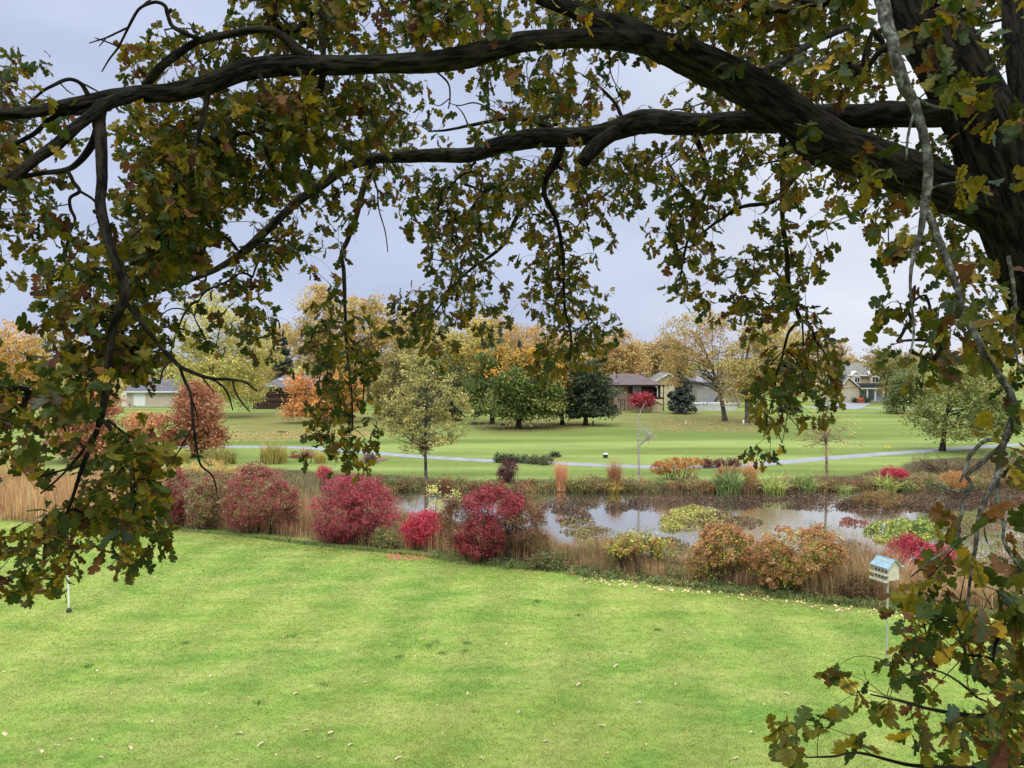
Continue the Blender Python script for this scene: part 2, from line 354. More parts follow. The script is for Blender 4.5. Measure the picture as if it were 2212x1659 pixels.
def glass(name, rgb=(.03, .035, .04)):
    t = NT(name); n1 = t.noise(t.obj(), 1.5, 3); c = t.ramp(n1, [(.35, tuple(np.array(rgb) * .6)), (.65, tuple(np.array(rgb) * 1.8))])
    M[name] = t.done(t.bsdf(c, .08, spec=.6))
# ------------------------------------------------------------------ terrain
xs = np.unique(np.r_[np.linspace(-3000, -300, 10), np.linspace(-300, -60, 25), np.arange(-60, 60.1, .5), np.linspace(60, 300, 25), np.linspace(300, 3000, 10)])
ys = np.unique(np.r_[np.linspace(-300, 0, 8), np.arange(0, 20, 2.), np.arange(20, 66, .4), np.linspace(66, 160, 40), np.linspace(160, 400, 25), np.linspace(400, 4000, 12)])
X, Y = np.meshgrid(xs, ys, indexing='ij'); Z = gz(X.ravel(), Y.ravel())
nx, ny = len(xs), len(ys); i, j = np.meshgrid(np.arange(nx - 1), np.arange(ny - 1), indexing='ij')
Q = np.stack([i * ny + j, (i + 1) * ny + j, (i + 1) * ny + j + 1, i * ny + j + 1], -1).reshape(-1, 4)
bsd = poly_sd(np.c_[X.ravel(), Y.ravel()], BED) + wob(X.ravel(), Y.ravel()) * 2.2
sm = np.clip((bsd + .1) / .9, 0, 1)[:, None] * .92
dr = np.zeros((len(Z), 1))
for pl, s_, k_ in (([(470, 888), (600, 888), (850, 890), (870, 935), (700, 948), (480, 950)], 6., .85), ([(1290, 892), (1420, 892), (1660, 892), (1680, 934), (1430, 934), (1330, 920)], 5., .8), ([(1000, 903), (1260, 900), (1330, 918), (1240, 932), (1130, 940), (1000, 930)], 4., .75)):
    pw_ = np.array([at(x, y)[:2] for x, y in pl]); d_ = poly_sd(np.c_[X.ravel(), Y.ravel()], pw_) + 2 * np.sin(X.ravel() * .4) * np.sin(Y.ravel() * .5)
    dr = np.maximum(dr, np.clip((d_ + s_ * .4) / s_, 0, 1)[:, None] * k_)
mb = MB(); mb.add(np.c_[X.ravel(), Y.ravel(), Z], Q, C=np.c_[sm, dr, 0 * sm]); g = mb.build('ground', 'lawn', smooth=True); tag(g, kind='structure')
mb = MB(); x0, y0 = POND.min(0) - 2; x1, y1 = POND.max(0) + 2
mb.add([(x0, y0, WZ), (x1, y0, WZ), (x1, y1, WZ), (x0, y1, WZ)], [(0, 1, 2, 3)]); tag(mb.build('pond_water', 'water'), kind='structure')
def ribbon(name, pts, width, mat, z=.02, k=6):
    P = smooth_path(np.array([np.r_[at(x, y)[:2], 0] for x, y in pts]), k); Tn = nrm(np.gradient(P, axis=0)); N = np.c_[-Tn[:, 1], Tn[:, 0], 0 * Tn[:, 0]]
    V = []; m = 4
    for s in np.linspace(-.5, .5, m + 1):
        q = P + N * width * s; q[:, 2] = gz(q[:, 0], q[:, 1]) + z + (.0 if abs(s) < .4 else -.012); V.append(q)
    V = np.array(V); n = len(P); Q = [(a * n + b, a * n + b + 1, (a + 1) * n + b + 1, (a + 1) * n + b) for a in range(m) for b in range(n - 1)]
    mb = MB(); mb.add(V.reshape(-1, 3), np.array(Q)[:, ::-1]); return tag(mb.build(name, mat, smooth=True), kind='structure')
ribbon('cart_path', [(-300, 955), (150, 962), (480, 965), (650, 967), (790, 978), (900, 986), (1000, 992), (1120, 998), (1250, 1003), (1400, 1008.5), (1500, 1009), (1570, 1007.5), (1640, 1003), (1730, 995), (1850, 985), (2000, 974), (2130, 965), (2400, 948)], 1.75, 'path')
ribbon('far_driveway', [(1790, 879.5), (1830, 880), (1900, 881.5), (1980, 882.5), (2100, 883), (2400, 884)], 2.6, 'path')
ribbon('driveway_apron', [(1835, 868), (1822, 873), (1812, 878), (1795, 884)], 8, 'path', z=.03)
# ------------------------------------------------------------------ near lawn blades (one mass of grass)
n = 380000
yy = 13.2 + (46 - 13.2) * rng.random(n) ** 1.7; xx = (rng.random(n) * 2 - 1) * (yy * .69 + .6)
ok = poly_sd(np.c_[xx, yy], BED) < -.15; xx, yy = xx[ok], yy[ok]; n = len(xx)
P = np.c_[xx, yy, gz(xx, yy)]
az = rng.uniform(0, 6.283, n); h = rng.uniform(.012, .032, n) * (1 + (yy - 15) * .012); ln = rng.uniform(.2, 1.1, n) * h
d = np.c_[np.cos(az), np.sin(az), 0 * az]; az2 = rng.uniform(0, 6.283, n); sd = np.c_[np.cos(az2), np.sin(az2), 0 * az2] * (.007 + .0006 * (yy - 15))[:, None]
V = np.stack([P - sd, P + sd, P + d * ln[:, None] + np.array([0, 0, 1.]) * h[:, None]], 1).reshape(-1, 3)
cc = np.clip(1.05 + rng.normal(0, .10, (n, 1)), .7, 1.6) * np.array([1, 1, 1.]) * np.where(rng.random((n, 1)) < .10, np.array([[1.35, 1.15, 1.4]]), 1.)
mb = MB(); mb.add(V, T=np.arange(n * 3).reshape(n, 3), C=np.repeat(cc, 3, 0)); tag(mb.build('lawn_grass', 'grass_blade'), 'short mown green lawn grass in the foreground', 'grass', kind='stuff')
# ------------------------------------------------------------------ plant builders
FN, FL, PK = 2.3, 1.35, 1.25
PXM = lambda depth: depth / F0
def clumps(blobs, n, per, cs, flat=.65, inner=.35):
    """clumped points in a set of ellipsoids (centre, radii): uneven outline, gaps between clumps"""
    C = np.array([b[0] for b in blobs], float); Rr = np.array([b[1] for b in blobs], float)
    w = (Rr.prod(1)) ** (2 / 3.); w /= w.sum(); k = max(3, n // per)
    b = rng.choice(len(C), k, p=w); d = nrm(rng.normal(size=(k, 3))); r = (inner + (1 - inner) * rng.random(k) ** .6) * rng.uniform(.82, 1.10, k)
    cc = C[b] + d * Rr[b] * r[:, None]
    ids = rng.integers(0, k, n); sc = rng.uniform(.6, 1.5, k)[ids][:, None]
    off = rng.normal(size=(n, 3)) * .55; off[:, 2] *= flat
    return cc[ids] + off * cs * sc, ids, cc
def px_blobs(blobs, depth, dz=.85, dep_off=0):
    out = []
    for i, bb in enumerate(blobs):
        x, y, rx, ry = bb[:4]; dd = depth + (bb[4] if len(bb) > 4 else (i % 3 - 1) * rx * .18 * PXM(depth))
        out.append((ad(x, y, dd + dep_off), (rx * PXM(depth), rx * dz * PXM(depth), ry * PXM(depth))))
    return out
def depth_of(p): return (p - CAM) @ FW
def curve(a, b, bulge, k=6):
    a = np.asarray(a); b = np.asarray(b); m = (a + b) / 2 + bulge; t = np.linspace(0, 1, k + 1)[:, None]
    return (1 - t) ** 2 * a + 2 * t * (1 - t) * m + t * t * b
def make_tree(name, label, base, blobs, pal, n=3500, leaf=.24, per=26, cs=None, trunk=None, tr=.2, bark='trunk_grey', depth=None, group=None, zfun=None, limbs=14, cat='tree', flat=.65, inner=.35, dz=.85, twigs=0, lk=1.0, z0=None, trans='foliage'):
    if depth is None: p = gp(*base); depth = depth_of(p)
    else:
        p = ad(base[0], base[1], depth); p[2] = gz(p[0], p[1])[0]
    root = empty(name, p, label, cat, group); n = int(n * FN); leaf = leaf * FL; per = int(per * FN)
    bl = px_blobs(blobs, depth, dz)
    C0 = np.array([b[0] for b in bl]); top = max(b[0][2] + b[1][2] for b in bl)
    pts, ids, cc = clumps(bl, n, per, cs or .9 * leaf * 3, flat, inner)
    pts[:, 2] = np.maximum(pts[:, 2], p[2] + .25)
    if n: lo, hi = pts[:, 2].min(), pts[:, 2].max(); col = palette(pal, ids, n)
    if n and zfun is not None: col = zfun(col, (pts[:, 2] - lo) / (hi - lo), pts, ids)
    # trunk and limbs
    tw = MB(); bw = MB()
    if trunk is None:
        cx = C0[:, 0].mean(); trunk_pts = np.array([p + (0, 0, -.2), p + ((cx - p[0]) * .15, 0, (top - p[2]) * .3), (p[0] + (cx - p[0]) * .5, p[1], p[2] + (top - p[2]) * .62), (cx, p[1], p[2] + (top - p[2]) * .9)])
    else: trunk_pts = np.array([ad(x, y, depth) for x, y in trunk]); trunk_pts[0] = p + (0, 0, -.2)
    TP = smooth_path(trunk_pts, 6); m = len(TP); rad = tr * (1 - np.linspace(0, 1, m) ** .9 * .88); rad[0] *= 1.45; rad[1] *= 1.15
    tube(tw, TP, rad, 9, .08)
    for k in range(limbs):
        tgt = cc[rng.integers(len(cc))]; f = rng.uniform(.25, .85); i = int(f * (m - 1))
        s = TP[i]
        if tgt[2] < s[2] - 1 and f > .4: i = int(.3 * (m - 1)); s = TP[i]
        L = np.linalg.norm(tgt - s); P = curve(s, tgt, np.array([0, 0, .12 * L]) + rng.normal(0, .05 * L, 3), 7)
        rr = rad[i] * rng.uniform(.3, .55) * lk; tube(bw, P, np.linspace(rr, max(.012, rr * .15), 8), 5)
        for q in range(3 + twigs):
            j = rng.integers(2, 8); t2 = P[j] + nrm(rng.normal(size=3) + (0, 0, .5)) * L * rng.uniform(.15, .38)
            tube(bw, curve(P[j], t2, rng.normal(0, .04 * L, 3), 4), np.linspace(rr * .3, max(.008, rr * .06), 5), 4)
    if limbs: tw.V += bw.V; tw.Q += [q + tw.n for q in bw.Q]; tw.T += [q + tw.n for q in bw.T]; tw.C += bw.C; tw.B += bw.B; tw.n += bw.n
    tw.build('trunk', bark, root, True)
    if n:
        f = MB(); cards(f, pts, leaf, col); f.build('crown', trans, root)
    return root
def make_spruce(label, base, top_y, halfw, pal, depth=None, n=9000, bark='trunk_dark', low=.06, droop=.28, group=None, name='spruce_tree', ragged=.2):
    if depth is None: p = gp(*base); depth = depth_of(p)
    else: p = ad(base[0], base[1], depth); p[2] = gz(p[0], p[1])[0]
    n = int(n * 1.8); H = ad(base[0], top_y, depth)[2] - p[2]; Rm = halfw * PXM(depth)
    root = empty(name, p, label, 'tree', group); tw = MB(); tube(tw, np.array([p + (0, 0, z) for z in np.linspace(-.2, H * .98, 8)]), np.linspace(H * .022, .02, 8), 8); nb = 150; b = tw; f = MB(); hs = low + (1 - low) * rng.random(nb) ** 1.25; pp = []; dd = []; ii = []
    for q, h in enumerate(hs):
        L = Rm * (1 - h) ** .85 * rng.uniform(1 - ragged * 2, 1 + ragged * .6) + .08; a = rng.uniform(0, 6.283)
        d = np.array([math.cos(a), math.sin(a), 0]); s = p + (0, 0, h * H)
        P = np.array([s + d * L * u + np.array([0, 0, -droop * L * u * (1.25 - .75 * u)]) for u in np.linspace(0, 1, 5)])
        tube(b, P, np.linspace(.035, .008, 5) * H / 12, 4)
        k = int(n / nb * (L / Rm + .35)); u = rng.random(k) ** .7; base_pt = P[0] + (P[-1] - P[0]) * u[:, None]; base_pt[:, 2] = np.interp(u, np.linspace(0, 1, 5), P[:, 2])
        side = np.cross(d, (0, 0, 1)); wdt = L * .32 * (1 - u * .7)
        pp.append(base_pt + side * (rng.normal(0, .6, k) * wdt)[:, None] + np.array([0, 0, 1.]) * rng.normal(-.05, .09, k)[:, None] * L); dd.append(np.repeat((d * .8 + (0, 0, -.35))[None], k, 0)); ii.append(np.full(k, q))
    pp = np.concatenate(pp); dd = np.concatenate(dd); ii = np.concatenate(ii)
    b.build('trunk', bark, root, True); cards(f, pp, .55, palette(pal, ii, len(pp), .18), .38, .9, dirv=dd); f.build('crown', 'foliage', root)
    return root
def make_shrub(name, label, base, blobs, pal, n=5000, leaf=.085, per=22, cs=None, depth=None, group=None, stems=12, cat='shrub', up=.5, inner=.55, zfun=None, bark='trunk_dark', flat=.8, aspect=.55, dz=.85, lumpy=0):
    if depth is None: p = gp(*base); depth = depth_of(p)
    else: p = ad(base[0], base[1], depth); p[2] = gz(p[0], p[1])[0]
    root = empty(name, p, label, cat, group)
    if lumpy: blobs = list(blobs) + [(b_[0] + b_[2] * math.cos(q_) * .8, b_[1] + b_[3] * math.sin(q_) * .8, b_[2] * rng.uniform(.2, .42), b_[3] * rng.uniform(.2, .42)) for b_ in blobs for q_ in rng.uniform(0, 6.283, 5)]
    bl = px_blobs(blobs, depth, dz)
    pts, ids, cc = clumps(bl, n, per, cs or leaf * (2.0 if lumpy else 2.2), flat, .5 if lumpy else inner)
    gzs = p[2] if len(pts) > 40000 else gz(pts[:, 0], pts[:, 1]); pts[:, 2] = np.maximum(pts[:, 2], gzs + .04 + rng.random(n) * .1)
    lo, hi = pts[:, 2].min(), pts[:, 2].max(); col = palette(pal, ids, n, .17 if lumpy else .14, .18 if lumpy else .3) * (.84 if lumpy else 1)
    if zfun is not None: col = zfun(col, (pts[:, 2] - lo) / (hi - lo), pts, ids)
    if stems:
        b = MB()
        for k in range(stems):
            tgt = cc[rng.integers(len(cc))]; s = p + np.r_[rng.normal(0, .12, 2) * (1 + bl[0][1][0] * .5), -.05]
            s[0] += (tgt[0] - p[0]) * .45; s[1] += (tgt[1] - p[1]) * .45; s[2] = gz(s[0], s[1])[0] - .05
            P = curve(s, tgt, rng.normal(0, .1, 3), 5); tube(b, P, np.linspace(.022, .006, 6), 4)
            for q in range(3):
                j = rng.integers(1, 6); tube(b, curve(P[j], P[j] + nrm(rng.normal(size=3) + (0, 0, .6)) * .5, rng.normal(0, .05, 3), 3), np.linspace(.01, .003, 4), 3)
        b.build('stems', bark, root)
    f = MB(); cards(f, pts, leaf, col, aspect, up); f.build('leaves', 'foliage', root)
    return root
def make_clump(name, label, base, w, h, pal, n=500, bw=.03, lean=.5, droop=.35, cat='grass clump', group=None, depth=None, segs=3, dz=.8):
    """tuft of arching blades; w, h in picture pixels at its distance"""
    if depth is None: p = gp(*base); depth = depth_of(p)
    else: p = ad(base[0], base[1], depth); p[2] = gz(p[0], p[1])[0]
    k = PXM(depth); r = w * k * .5; a = rng.uniform(0, 6.283, n); rr = r * np.sqrt(rng.random(n)) * .75
    P = np.c_[p[0] + np.cos(a) * rr, p[1] + np.sin(a) * rr * dz, np.zeros(n)]; P[:, 2] = gz(P[:, 0], P[:, 1])
    P[:, 2] = np.maximum(P[:, 2], WZ - .05)
    ids = (rng.random(n) * 12).astype(int); mb = MB(); blades(mb, P, h * k * (1.05 + droop * .9) * (1 - .45 * (rr / r) ** 2) * rng.uniform(.6, 1.1, n), bw, lean, palette(pal, ids, n, .15, .5), segs, droop)
    return tag(mb.build(name, 'straw', at=p), label, cat, group)
def scatter_poly(poly_px, n, z=0.0):
    pw = np.array([at(x, y, z)[:2] for x, y in poly_px]); lo, hi = pw.min(0), pw.max(0); out = []
    m = 0
    while m < n:
        q = lo + (hi - lo) * rng.random((n * 2, 2)); q = q[poly_sd(q, pw) > 0]; out.append(q); m += len(q)
    q = np.concatenate(out)[:n]; return np.c_[q, gz(q[:, 0], q[:, 1])]
def P_(*a):                                # palettes: leaf colours a little softer than a picked picture colour
    out = []
    for c in a:
        v = S(*c[:3]); l = v @ np.array([.25, .65, .1]); out.append(((v * .86 + l * .14) * PK, c[3]))
    return out
# ------------------------------------------------------------------ far trees
YG = P_((176, 168, 82, 4), (196, 184, 92, 3), (150, 148, 66, 2), (206, 196, 112, 1))
GOLD = P_((196, 164, 86, 4), (180, 152, 80, 3), (206, 178, 100, 2), (152, 142, 78, 2))
OLIVE = P_((148, 134, 76, 4), (122, 116, 62, 3), (168, 150, 84, 2), (98, 98, 54, 2))
PINK = P_((198, 162, 100, 4), (186, 152, 90, 3), (170, 148, 84, 3))
TAN = P_((176, 150, 92, 4), (150, 134, 84, 3), (192, 164, 96, 2))
DARK = P_((62, 74, 50, 4), (80, 88, 56, 3), (48, 60, 44, 2))

FG = 'trees of the wood behind the houses'
make_tree('maple_tree', 'golden yellow maple with orange patches at the far left edge', (22, 905), [(25, 780, 72, 88), (-45, 800, 70, 90), (78, 815, 32, 60), (20, 850, 70, 40)], P_((204, 164, 78, 4), (186, 150, 72, 3), (210, 150, 66, 2), (156, 138, 72, 2)), 6500, .27, depth=96, tr=.3)
make_tree('bare_tree', 'leafless grey tree rising behind the golden maple on the left', (92, 870), [(90, 690, 45, 60), (110, 720, 40, 50)], TAN, 0, .2, depth=150, tr=.22, limbs=26, twigs=3, bark='trunk_grey')
make_tree('locust_tree', 'big feathery yellow green tree over the beige house on the left', (452, 899), [(470, 705, 92, 62), (412, 770, 66, 70), (540, 775, 62, 72), (470, 805, 108, 62), (570, 762, 38, 34), (525, 840, 62, 38), (440, 660, 50, 28)], YG, 10500, .26, depth=112, tr=.34, flat=.8)
make_spruce('dark blue green spruce standing behind the roof of the brown deck house', (613, 860), 712, 40, P_((62, 82, 74, 4), (50, 68, 64, 3), (82, 100, 88, 1)), depth=148, n=3600)
make_tree('golden_tree', 'tall thin topped golden tree between the spruce and the hanging oak spray', (695, 880), [(690, 690, 52, 72), (700, 770, 60, 60), (655, 740, 35, 50)], GOLD, 6120, .36, depth=158, tr=.28, group=FG)
make_tree('golden_tree', 'shorter golden tree peeping out left of the spruce', (600, 880), [(605, 735, 34, 46), (590, 790, 40, 50)], GOLD, 2890, .36, depth=170, tr=.22, group=FG)
make_tree('golden_tree', 'broad golden tree right of the hanging oak spray', (795, 880), [(790, 705, 62, 72), (840, 745, 55, 70), (760, 780, 60, 60)], GOLD, 7820, .36, depth=150, tr=.3, group=FG)
make_spruce('narrow pine whose green tip pokes above the golden trees', (866, 870), 622, 26, P_((84, 110, 80, 3), (66, 92, 70, 2)), depth=172, n=1500)
make_tree('yellow_tree', 'tall yellow tree behind the pale young pond tree', (905, 880), [(900, 730, 60, 62), (940, 780, 60, 60)], P_((184, 162, 82, 4), (166, 148, 76, 3), (202, 176, 88, 2)), 5780, .36, depth=146, tr=.28, group=FG)
make_tree('yellow_tree', 'bright yellow tree behind the left shoulder of the green maple', (1010, 880), [(1005, 755, 60, 62), (985, 800, 50, 60), (1040, 720, 30, 40)], P_((200, 176, 84, 4), (178, 162, 78, 3), (150, 146, 76, 1)), 6120, .36, depth=140, tr=.28, group=FG)
make_spruce('tall blue green pine behind the top of the green maple', (1080, 870), 700, 46, P_((86, 106, 92, 3), (70, 90, 80, 3), (104, 120, 98, 1)), depth=140, n=3000, ragged=.3)
make_spruce('pointed spruce just right of the maple top', (1122, 870), 735, 30, P_((88, 108, 96, 3), (74, 94, 86, 2)), depth=132, n=2000)
make_spruce('second pointed spruce right of the maple top, the shorter one', (1158, 870), 745, 32, P_((92, 112, 96, 3), (76, 96, 84, 2)), depth=130, n=2000)
make_tree('tan_tree', 'tan and pink topped tree behind the two pointed spruces', (1140, 870), [(1130, 745, 76, 48), (1080, 720, 36, 40), (1200, 765, 50, 50)], PINK, 6120, .36, depth=176, tr=.25, group=FG)
make_tree('orange_tan_tree', 'rounded orange tan tree behind the brown split level house', (1335, 870), [(1340, 765, 46, 54), (1300, 780, 40, 44), (1370, 800, 40, 44)], PINK, 6460, .36, depth=152, tr=.26, group=FG)
make_tree('olive_tree_crown', 'olive yellow tree right of the brown house chimney', (1405, 870), [(1402, 782, 40, 44), (1440, 775, 40, 46)], TAN, 4420, .36, depth=160, tr=.26, group=FG)
make_tree('tan_tree', 'hazy tan tree behind the tall leaning pair on the right', (1745, 870), [(1740, 765, 52, 60), (1795, 785, 42, 50), (1690, 740, 50, 50), (1830, 800, 30, 40)], TAN, 7140, .36, depth=178, tr=.26, group=FG)
make_tree('maple_tree', 'green and orange topped tree beside the right gable of the two storey house', (1912, 866), [(1905, 778, 36, 34), (1930, 810, 40, 50), (1960, 790, 40, 44)], P_((128, 130, 66, 4), (104, 118, 60, 3), (176, 132, 70, 2)), 3000, .3, depth=146, tr=.24)
# front row
make_tree('maple_tree', 'small bright orange maple in front of the brown deck house', (742, 916), [(652, 842, 38, 36), (705, 882, 66, 26), (755, 850, 42, 36), (640, 888, 28, 14), (720, 830, 40, 30)], P_((208, 148, 76, 5), (190, 130, 66, 3), (218, 170, 92, 2)), 5200, .24, depth=101, tr=.17, zfun=None)
make_tree('evergreen_tree', 'dark olive thicket tree behind the pale young pond tree', (868, 912), [(850, 830, 56, 72), (905, 800, 60, 56), (835, 880, 36, 34)], OLIVE, 5200, .27, depth=108, tr=.25, bark='trunk_dark')
make_tree('evergreen_tree', 'dark green leafy tree touching the left side of the green maple', (960, 910), [(945, 830, 62, 72), (985, 860, 38, 56), (930, 880, 50, 34)], P_((88, 94, 52, 4), (120, 116, 60, 3), (66, 76, 46, 3)), 5200, .27, depth=104, tr=.25, bark='trunk_dark')
def maple_z(col, h, pts, ids):
    k = rng.random(int(ids.max()) + 1)[ids]; top = np.clip((h - .5) * 1.7, 0, 1)
    o = np.array([S(222, 166, 74), S(206, 176, 80), S(226, 150, 70)])[rng.integers(0, 3, len(col))]
    return np.where((k < top * .95)[:, None], o * (1 + rng.normal(0, .1, (len(col), 1))), col)
GR = P_((92, 110, 46, 4), (108, 122, 50, 3), (74, 92, 40, 3), (148, 146, 60, 3))
make_tree('maple_tree', 'back left green maple with a high orange crown top', (1063, 913), [(1072, 785, 46, 42), (1056, 838, 48, 54), (1040, 868, 34, 28)], GR, 5200, .26, depth=99, tr=.32, bark='trunk_dark', zfun=maple_z, limbs=10, per=34)
make_tree('maple_tree', 'front green maple turning orange above, casting dark shade on the grass', (1120, 926), [(1130, 825, 70, 58), (1112, 876, 80, 32), (1172, 866, 52, 38), (1140, 790, 48, 36)], GR, 8200, .26, tr=.36, bark='trunk_dark', zfun=maple_z, limbs=10, per=34)
make_tree('maple_tree', 'right hand maple with yellow edges next to the dark pine', (1215, 912), [(1203, 835, 36, 58), (1215, 862, 28, 36), (1190, 868, 30, 24)], P_((78, 100, 48, 4), (96, 112, 52, 3), (166, 152, 66, 2), (206, 140, 60, 1)), 4200, .26, depth=97, tr=.28, bark='trunk_dark', zfun=maple_z, limbs=8, per=34)
def irregular(col, h, pts, ids): return col
make_tree('pine_tree', 'dark ragged pine between the maples and the brown house', (1265, 919), [(1272, 822, 40, 34), (1285, 855, 46, 26), (1258, 868, 34, 30), (1292, 885, 40, 16), (1262, 800, 30, 26), (1245, 890, 26, 16)], P_((72, 82, 58, 4), (90, 98, 66, 3), (54, 64, 48, 3)), 6200, .3, tr=.32, bark='trunk_dark', limbs=22, flat=.35, cs=.9)
make_spruce('dark blue spruce between the small shed and the grey pool house', (1471, 893), 776, 38, P_((78, 88, 80, 4), (64, 74, 70, 3), (98, 108, 96, 1)), n=4600, low=.12)
make_tree('yellow_oak', 'tall leaning tree with sparse orange yellow leaves by the pool', (1567, 909), [(1478, 725, 50, 48), (1535, 705, 50, 44), (1560, 780, 50, 52), (1495, 785, 38, 48), (1460, 770, 34, 40), (1450, 815, 26, 30)], P_((184, 150, 84, 4), (172, 152, 82, 3), (158, 134, 74, 2), (192, 168, 98, 1)), 4000, .22, tr=.34, trunk=[(1567, 909), (1556, 850), (1540, 800), (1528, 770), (1510, 720)], limbs=26, per=16)
make_tree('yellow_oak', 'straight trunked yellow leaved tree right of the leaning one', (1614, 914), [(1622, 780, 58, 66), (1678, 760, 60, 66), (1598, 835, 46, 40), (1695, 830, 52, 48), (1640, 720, 44, 40)], P_((186, 164, 86, 4), (170, 150, 80, 3), (198, 178, 100, 2), (150, 136, 74, 1)), 6200, .22, tr=.34, trunk=[(1614, 914), (1613, 860), (1608, 800), (1620, 740)], limbs=26, per=16)
make_spruce('small dark evergreen by the driveway of the two storey house', (1705, 893), 815, 30, P_((70, 84, 72, 3), (56, 70, 62, 2)), depth=118, n=2200)
make_tree('green_tree', 'loose green tree in front of the two storey house porch', (1952, 888), [(1956, 830, 34, 36), (1932, 866, 22, 18), (1980, 850, 30, 34), (1932, 888, 18, 12)], P_((104, 116, 60, 4), (128, 134, 70, 3), (86, 98, 54, 2)), 3400, .24, depth=116, tr=.2)
make_tree('pear_tree', 'round headed green tree with a dark trunk beside the cart path on the right', (2035, 974), [(2040, 850, 62, 58), (2105, 850, 76, 72), (1995, 905, 42, 26), (2075, 925, 92, 26), (2165, 890, 60, 56), (2060, 800, 50, 30)], P_((130, 138, 64, 4), (152, 150, 72, 3), (108, 120, 58, 3), (172, 160, 84, 1)), 7600, .18, tr=.26, bark='trunk_dark', limbs=20, per=20)
make_shrub('arborvitae', 'slim dark green columnar evergreen at the corner of the brown house', (1322, 888), [(1322, 870, 6, 20), (1322, 855, 4, 12)], P_((56, 84, 42, 3), (46, 70, 38, 2)), 1400, .18, depth=124, stems=0, cat='tree')
make_tree('japanese_maple', 'small crimson leaved tree beside the tan garden shed', (1387, 889), [(1385, 863, 19, 11), (1376, 868, 11, 8), (1397, 867, 11, 9)], P_((168, 50, 66, 4), (148, 44, 58, 3), (184, 74, 84, 2)), 1300, .22, depth=118, tr=.1, limbs=8)
# mid distance trees by the pond
RUST = P_((174, 112, 80, 4), (154, 96, 66, 3), (192, 136, 96, 3), (150, 126, 78, 1))
make_tree('bald_cypress', 'rust red feathery tree half hidden by the left oak spray', (187, 1003), [(182, 905, 78, 66), (190, 955, 84, 40), (205, 862, 52, 38)], RUST, 7000, .17, depth=62, tr=.2, bark='trunk_dark', limbs=16, flat=.5)
make_tree('bald_cypress', 'rounded rust red feathery tree with a dark stem behind the red hedge', (418, 987), [(425, 890, 56, 58), (425, 942, 66, 34), (422, 850, 40, 28), (372, 945, 26, 18)], RUST, 7000, .17, tr=.17, bark='trunk_dark', limbs=16, flat=.5)
make_tree('maple_tree', 'small coral and orange maple between the two rust red trees', (314, 988), [(300, 912, 32, 24), (338, 905, 30, 22), (310, 945, 44, 18), (285, 960, 20, 12)], P_((218, 140, 96, 4), (224, 118, 94, 2), (206, 156, 100, 3), (150, 144, 88, 4)), 1700, .15, depth=63, tr=.1, limbs=10)
make_tree('young_tree', 'young pale yellow tree with visible branches on the far bank of the pond', (921, 1048), [(918, 850, 80, 84), (925, 930, 94, 46), (915, 778, 52, 38), (855, 900, 42, 54), (982, 885, 44, 62)], P_((172, 166, 88, 4), (146, 144, 72, 3), (198, 184, 98, 2), (120, 120, 60, 2)), 5400, .115, tr=.13, bark='trunk_grey', limbs=52, per=14, cs=.3, twigs=3, trunk=[(921, 1048), (919, 990), (918, 920), (920, 850), (915, 775)])
make_tree('birch_tree', 'bare white stemmed birch with thin grey twigs on the far bank', (1381, 1040), [(1380, 960, 46, 60), (1400, 920, 40, 40)], TAN, 40, .08, tr=.085, bark='trunk_white', limbs=24, twigs=6, lk=.34, trunk=[(1381, 1040), (1380, 990), (1378, 940), (1379, 905), (1388, 880), (1396, 866)])
make_tree('larch_tree', 'nearly bare tan barked tree with wispy yellow twigs on the far bank', (1787, 1037), [(1785, 955, 84, 24), (1790, 915, 74, 26), (1775, 860, 50, 40), (1765, 810, 26, 30)], P_((190, 170, 96, 3), (170, 150, 90, 2)), 600, .085, tr=.10, bark='trunk_tan', limbs=64, twigs=5, lk=.4, per=6, trunk=[(1787, 1037), (1785, 980), (1783, 930), (1778, 885), (1770, 850), (1762, 800)])
# woods that fill the skyline behind everything (one mass)
mb = MB()
for k in range(150):
    x = rng.uniform(-300, 2520); d = rng.uniform(186, 250); ty = 752 + rng.normal(0, 13) - 20 * math.sin(x * .006 + 1)
    if 1780 < x < 2040: ty += 24
    r = rng.uniform(30, 55)
    pts, ids, cc = clumps(px_blobs([(x, ty + r * .9, r, r), (x + r * .3, ty + r * 2, r * 1.1, r), (x - r * .2, 850, r * 1.1, 26)], d), 800, 30, 1.1)
    pts[:, 2] = np.maximum(pts[:, 2], .2)
    cards(mb, pts, .85, palette([GOLD, OLIVE, TAN, YG, PINK, DARK][rng.integers(6)], ids, len(pts)))
tag(mb.build('distant_woods', 'foliage'), 'far belt of autumn woods closing the skyline', 'woods', kind='stuff')
# ------------------------------------------------------------------ shrubs of the near bed
RG = None
EG = 'burning bushes along the lawn edge'
make_shrub('burning_bush', 'crimson green bush at the left end of the hedge beside the oak spray', (385, 1136), [(384, 1065, 30, 55), (375, 1100, 28, 38)], P_((168, 62, 80, 4), (148, 56, 70, 3), (158, 142, 94, 3)), 11000, .075, group=EG, lumpy=1)
make_shrub('burning_bush', 'greenish bush with pink tinge, second from the left in the hedge', (455, 1142), [(452, 1070, 46, 55), (440, 1100, 40, 42), (470, 1050, 36, 34)], P_((164, 154, 98, 5), (146, 134, 86, 3), (178, 96, 92, 3), (140, 66, 72, 1)), 19000, .075, group=EG, lumpy=1)
make_shrub('burning_bush', 'large mottled red and olive bush, widest of the hedge', (560, 1152), [(560, 1070, 78, 62), (530, 1100, 50, 50), (600, 1090, 46, 50)], P_((182, 74, 90, 4), (158, 62, 76, 3), (172, 150, 98, 4), (142, 116, 74, 2)), 30000, .075, group=EG, lumpy=1)
